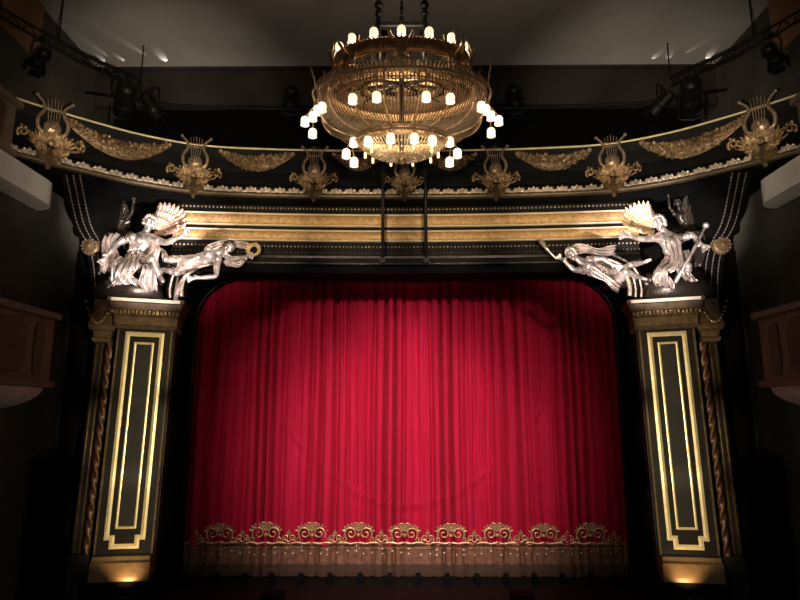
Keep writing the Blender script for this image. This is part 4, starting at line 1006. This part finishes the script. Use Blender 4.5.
# ------------------------------------------------------------------ stage lamps hung near the ceiling
bar = thing('lighting_bar', 'long thin black lighting bar hung across the dark slot above the cornice', 'lighting bar', (0, 17.2, 9.0))
b = MB(); b.tube([(-9.3, 16.0, 9.15), (-7, 16.75, 9.15), (-4, 17.0, 9.15), (0, 17.05, 9.15), (4, 17.0, 9.15), (7, 16.75, 9.15), (9.3, 16.0, 9.15)], .035, 8); b.build('pipe', M['iron'], bar, smooth=True)
for x in (-6.9, -3, 3, 6.9):
    b = MB(); b.tube([(x, 17.01 if abs(x) < 5 else 16.76, 9.15), (x, 17.75, 9.72)], .025, 6); b.build('hanger', M['iron'], bar)
def stage_lamp(loc, rz, tilt, sc, lab, drop=.9):
    t = thing('stage_lamp', lab, 'spotlight', loc, rz, 'black stage lamps under the ceiling')
    rot = Matrix.Rotation(tilt, 3, 'X')
    b = MB(); b.lathe([(0, .34), (.10, .34), (.15, .28), (.16, -.05), (.19, -.12), (.19, -.34), (.15, -.34), (.14, -.2), (0, -.2)], (0, 0, 0), 18)
    for k in range(5): b.lathe([(.16, .24-.05*k), (.185, .235-.05*k), (.16, .225-.05*k)], (0, 0, 0), 18)
    b.v = [tuple(rot @ Vector(v)*sc) for v in b.v]; bd = b.build('lamp_body', M['iron'], t, local=True, smooth=False)
    b = MB(); b.tube([(0, 0, -.22), (0, 0, -.25)], .14, 16); b.v = [tuple(rot @ Vector(v)*sc) for v in b.v]; b.build('lens', M['lens'], bd, local=True)
    for k in range(4):
        a = k*PI/2; b = MB(); b.box((.24*math.cos(a), .24*math.sin(a), -.43), (.02 if k % 2 == 0 else .3, .3 if k % 2 == 0 else .02, .22), None)
        b.v = [tuple(rot @ Vector(v)*sc) for v in b.v]; b.build('barn_door', M['black'], bd, local=True)
    g = -1 if drop < 0 else 1
    b = MB(); b.tube([Vector(p)*sc for p in ((-.22, 0, 0), (-.25, 0, .2*g), (-.22, 0, .45*g), (0, 0, .5*g), (.22, 0, .45*g), (.25, 0, .2*g), (.22, 0, 0))], .022*sc, 6); b.build('yoke', M['iron'], t, local=True)
    b = MB(); b.tube([(0, 0, .5*sc*g), (0, 0, drop)], .03, 6); b.box((0, 0, drop), (.1, .1, .12)); b.build('stem', M['iron'], t, local=True)
for u, v, Y, rz, tl, sc, lab in ((125, 98, 16.36, .5, 1.2, 1.6, 'large black stage lamp on the lighting bar above the long left garland'), (150, 104, 16.62, -.3, 1.0, 1.1, 'smaller black stage lamp just right of the large left lamp'),
        (690, 96, 16.36, -.4, 1.2, 1.6, 'large black stage lamp on the lighting bar above the long right garland'), (662, 104, 16.65, .7, 1.0, 1.1, 'smaller black stage lamp just left of the large right lamp'),
        (291, 98, 17.0, .2, 1.1, 1.1, 'black stage lamp on the lighting bar left of the chandelier'), (515, 98, 17.0, -.2, 1.1, 1.1, 'black stage lamp on the lighting bar right of the chandelier')):
    p = P(u, v, Y); stage_lamp(p, rz, tl, sc, lab, 9.15-p.z)
for s, sd in ((-1, 'left'), (1, 'right')):
    pts = [P(405+s*428, -8, 12.6), P(405+s*330, 50, 14.6), P(405+s*265, 80, 16.5)]
    t = thing('lighting_truss', 'slanting black lighting truss along the %s edge of the ceiling' % sd, 'truss', pts[1], 0, 'ceiling edge trusses')
    q = pts[0].lerp(pts[1], .64); stage_lamp(q+Vector((0, 0, -.72)), -s*.9, 1.2, .9, 'black stage lamp hanging from the %s lighting truss in the top %s corner' % (sd, sd), .5)
    b = MB()
    for o in ((0, 0, 0), (0, 0, -.25)): b.tube([q+Vector(o) for q in pts], .035, 6)
    b.build('rail', M['iron'], t)
    b = MB()
    for i in range(12):
        for a, c in ((pts[0], pts[1]), (pts[1], pts[2])):
            p0 = a.lerp(c, i/12); p1 = a.lerp(c, (i+1)/12); b.tube([p0+Vector((0, 0, -.25 if i % 2 else 0)), p1+Vector((0, 0, 0 if i % 2 else -.25))], .015, 5)
    b.build('lattice', M['iron'], t)
    for p0 in (pts[0].lerp(pts[1], .2), pts[0].lerp(pts[1], .8), pts[2]):
        b = MB(); b.tube([p0, Vector((p0.x, p0.y, 11))], .02, 6); b.build('hanger', M['iron'], t)
# spill of the lamps on the ceiling, thrown toward the hall
for (u, yaw, e, sz, lift) in ((106, -.10, 5, 34, .5), (127, -.30, 6, 30, .5), (167, -.05, 12, 44, .5), (160, -.55, 30, 14, .15), (118, -.35, 14, 16, .17), (650, .2, 4, 40, .5), (668, -.3, 3, 40, .5), (705, -.1, 8, 40, .5), (672, .5, 12, 16, .17)):
    a = P(u, 70, 17.5); a.z = 10.86
    spot('spill', a, a+Vector((yaw, -1, lift)), e, sz, .6, (1, .94, .86), .01)

# ------------------------------------------------------------------ wedges made up to stand in for faint glimmers on the stage apron
for i, (u, x0) in enumerate(((272, 0), (521, 1))):
    p = P(u, 592, 16.9)
    t = thing('wedge_placeholder', ('small dark wedge monitor on the dark stage floor left of centre', 'small dark wedge monitor on the dark stage floor right of centre')[i], 'placeholder', (p.x, 16.9, FZ), 0, 'wedges added for faint glimmers')
    b = MB(); b.rects([(0, -.3, .3, -.16, .16), (.08, -.3, .3, -.16, .16), (.16, -.28, .28, .04, .16)]); b.build('wedge_body', M['black'], t, local=True)
    b = MB(); rot = Matrix.Rotation(R(28), 3, 'X'); b.box((0, -.07, .13), (.5, .16, .012), rot); b.build('wedge_face', M['darkpanel'], t, local=True)
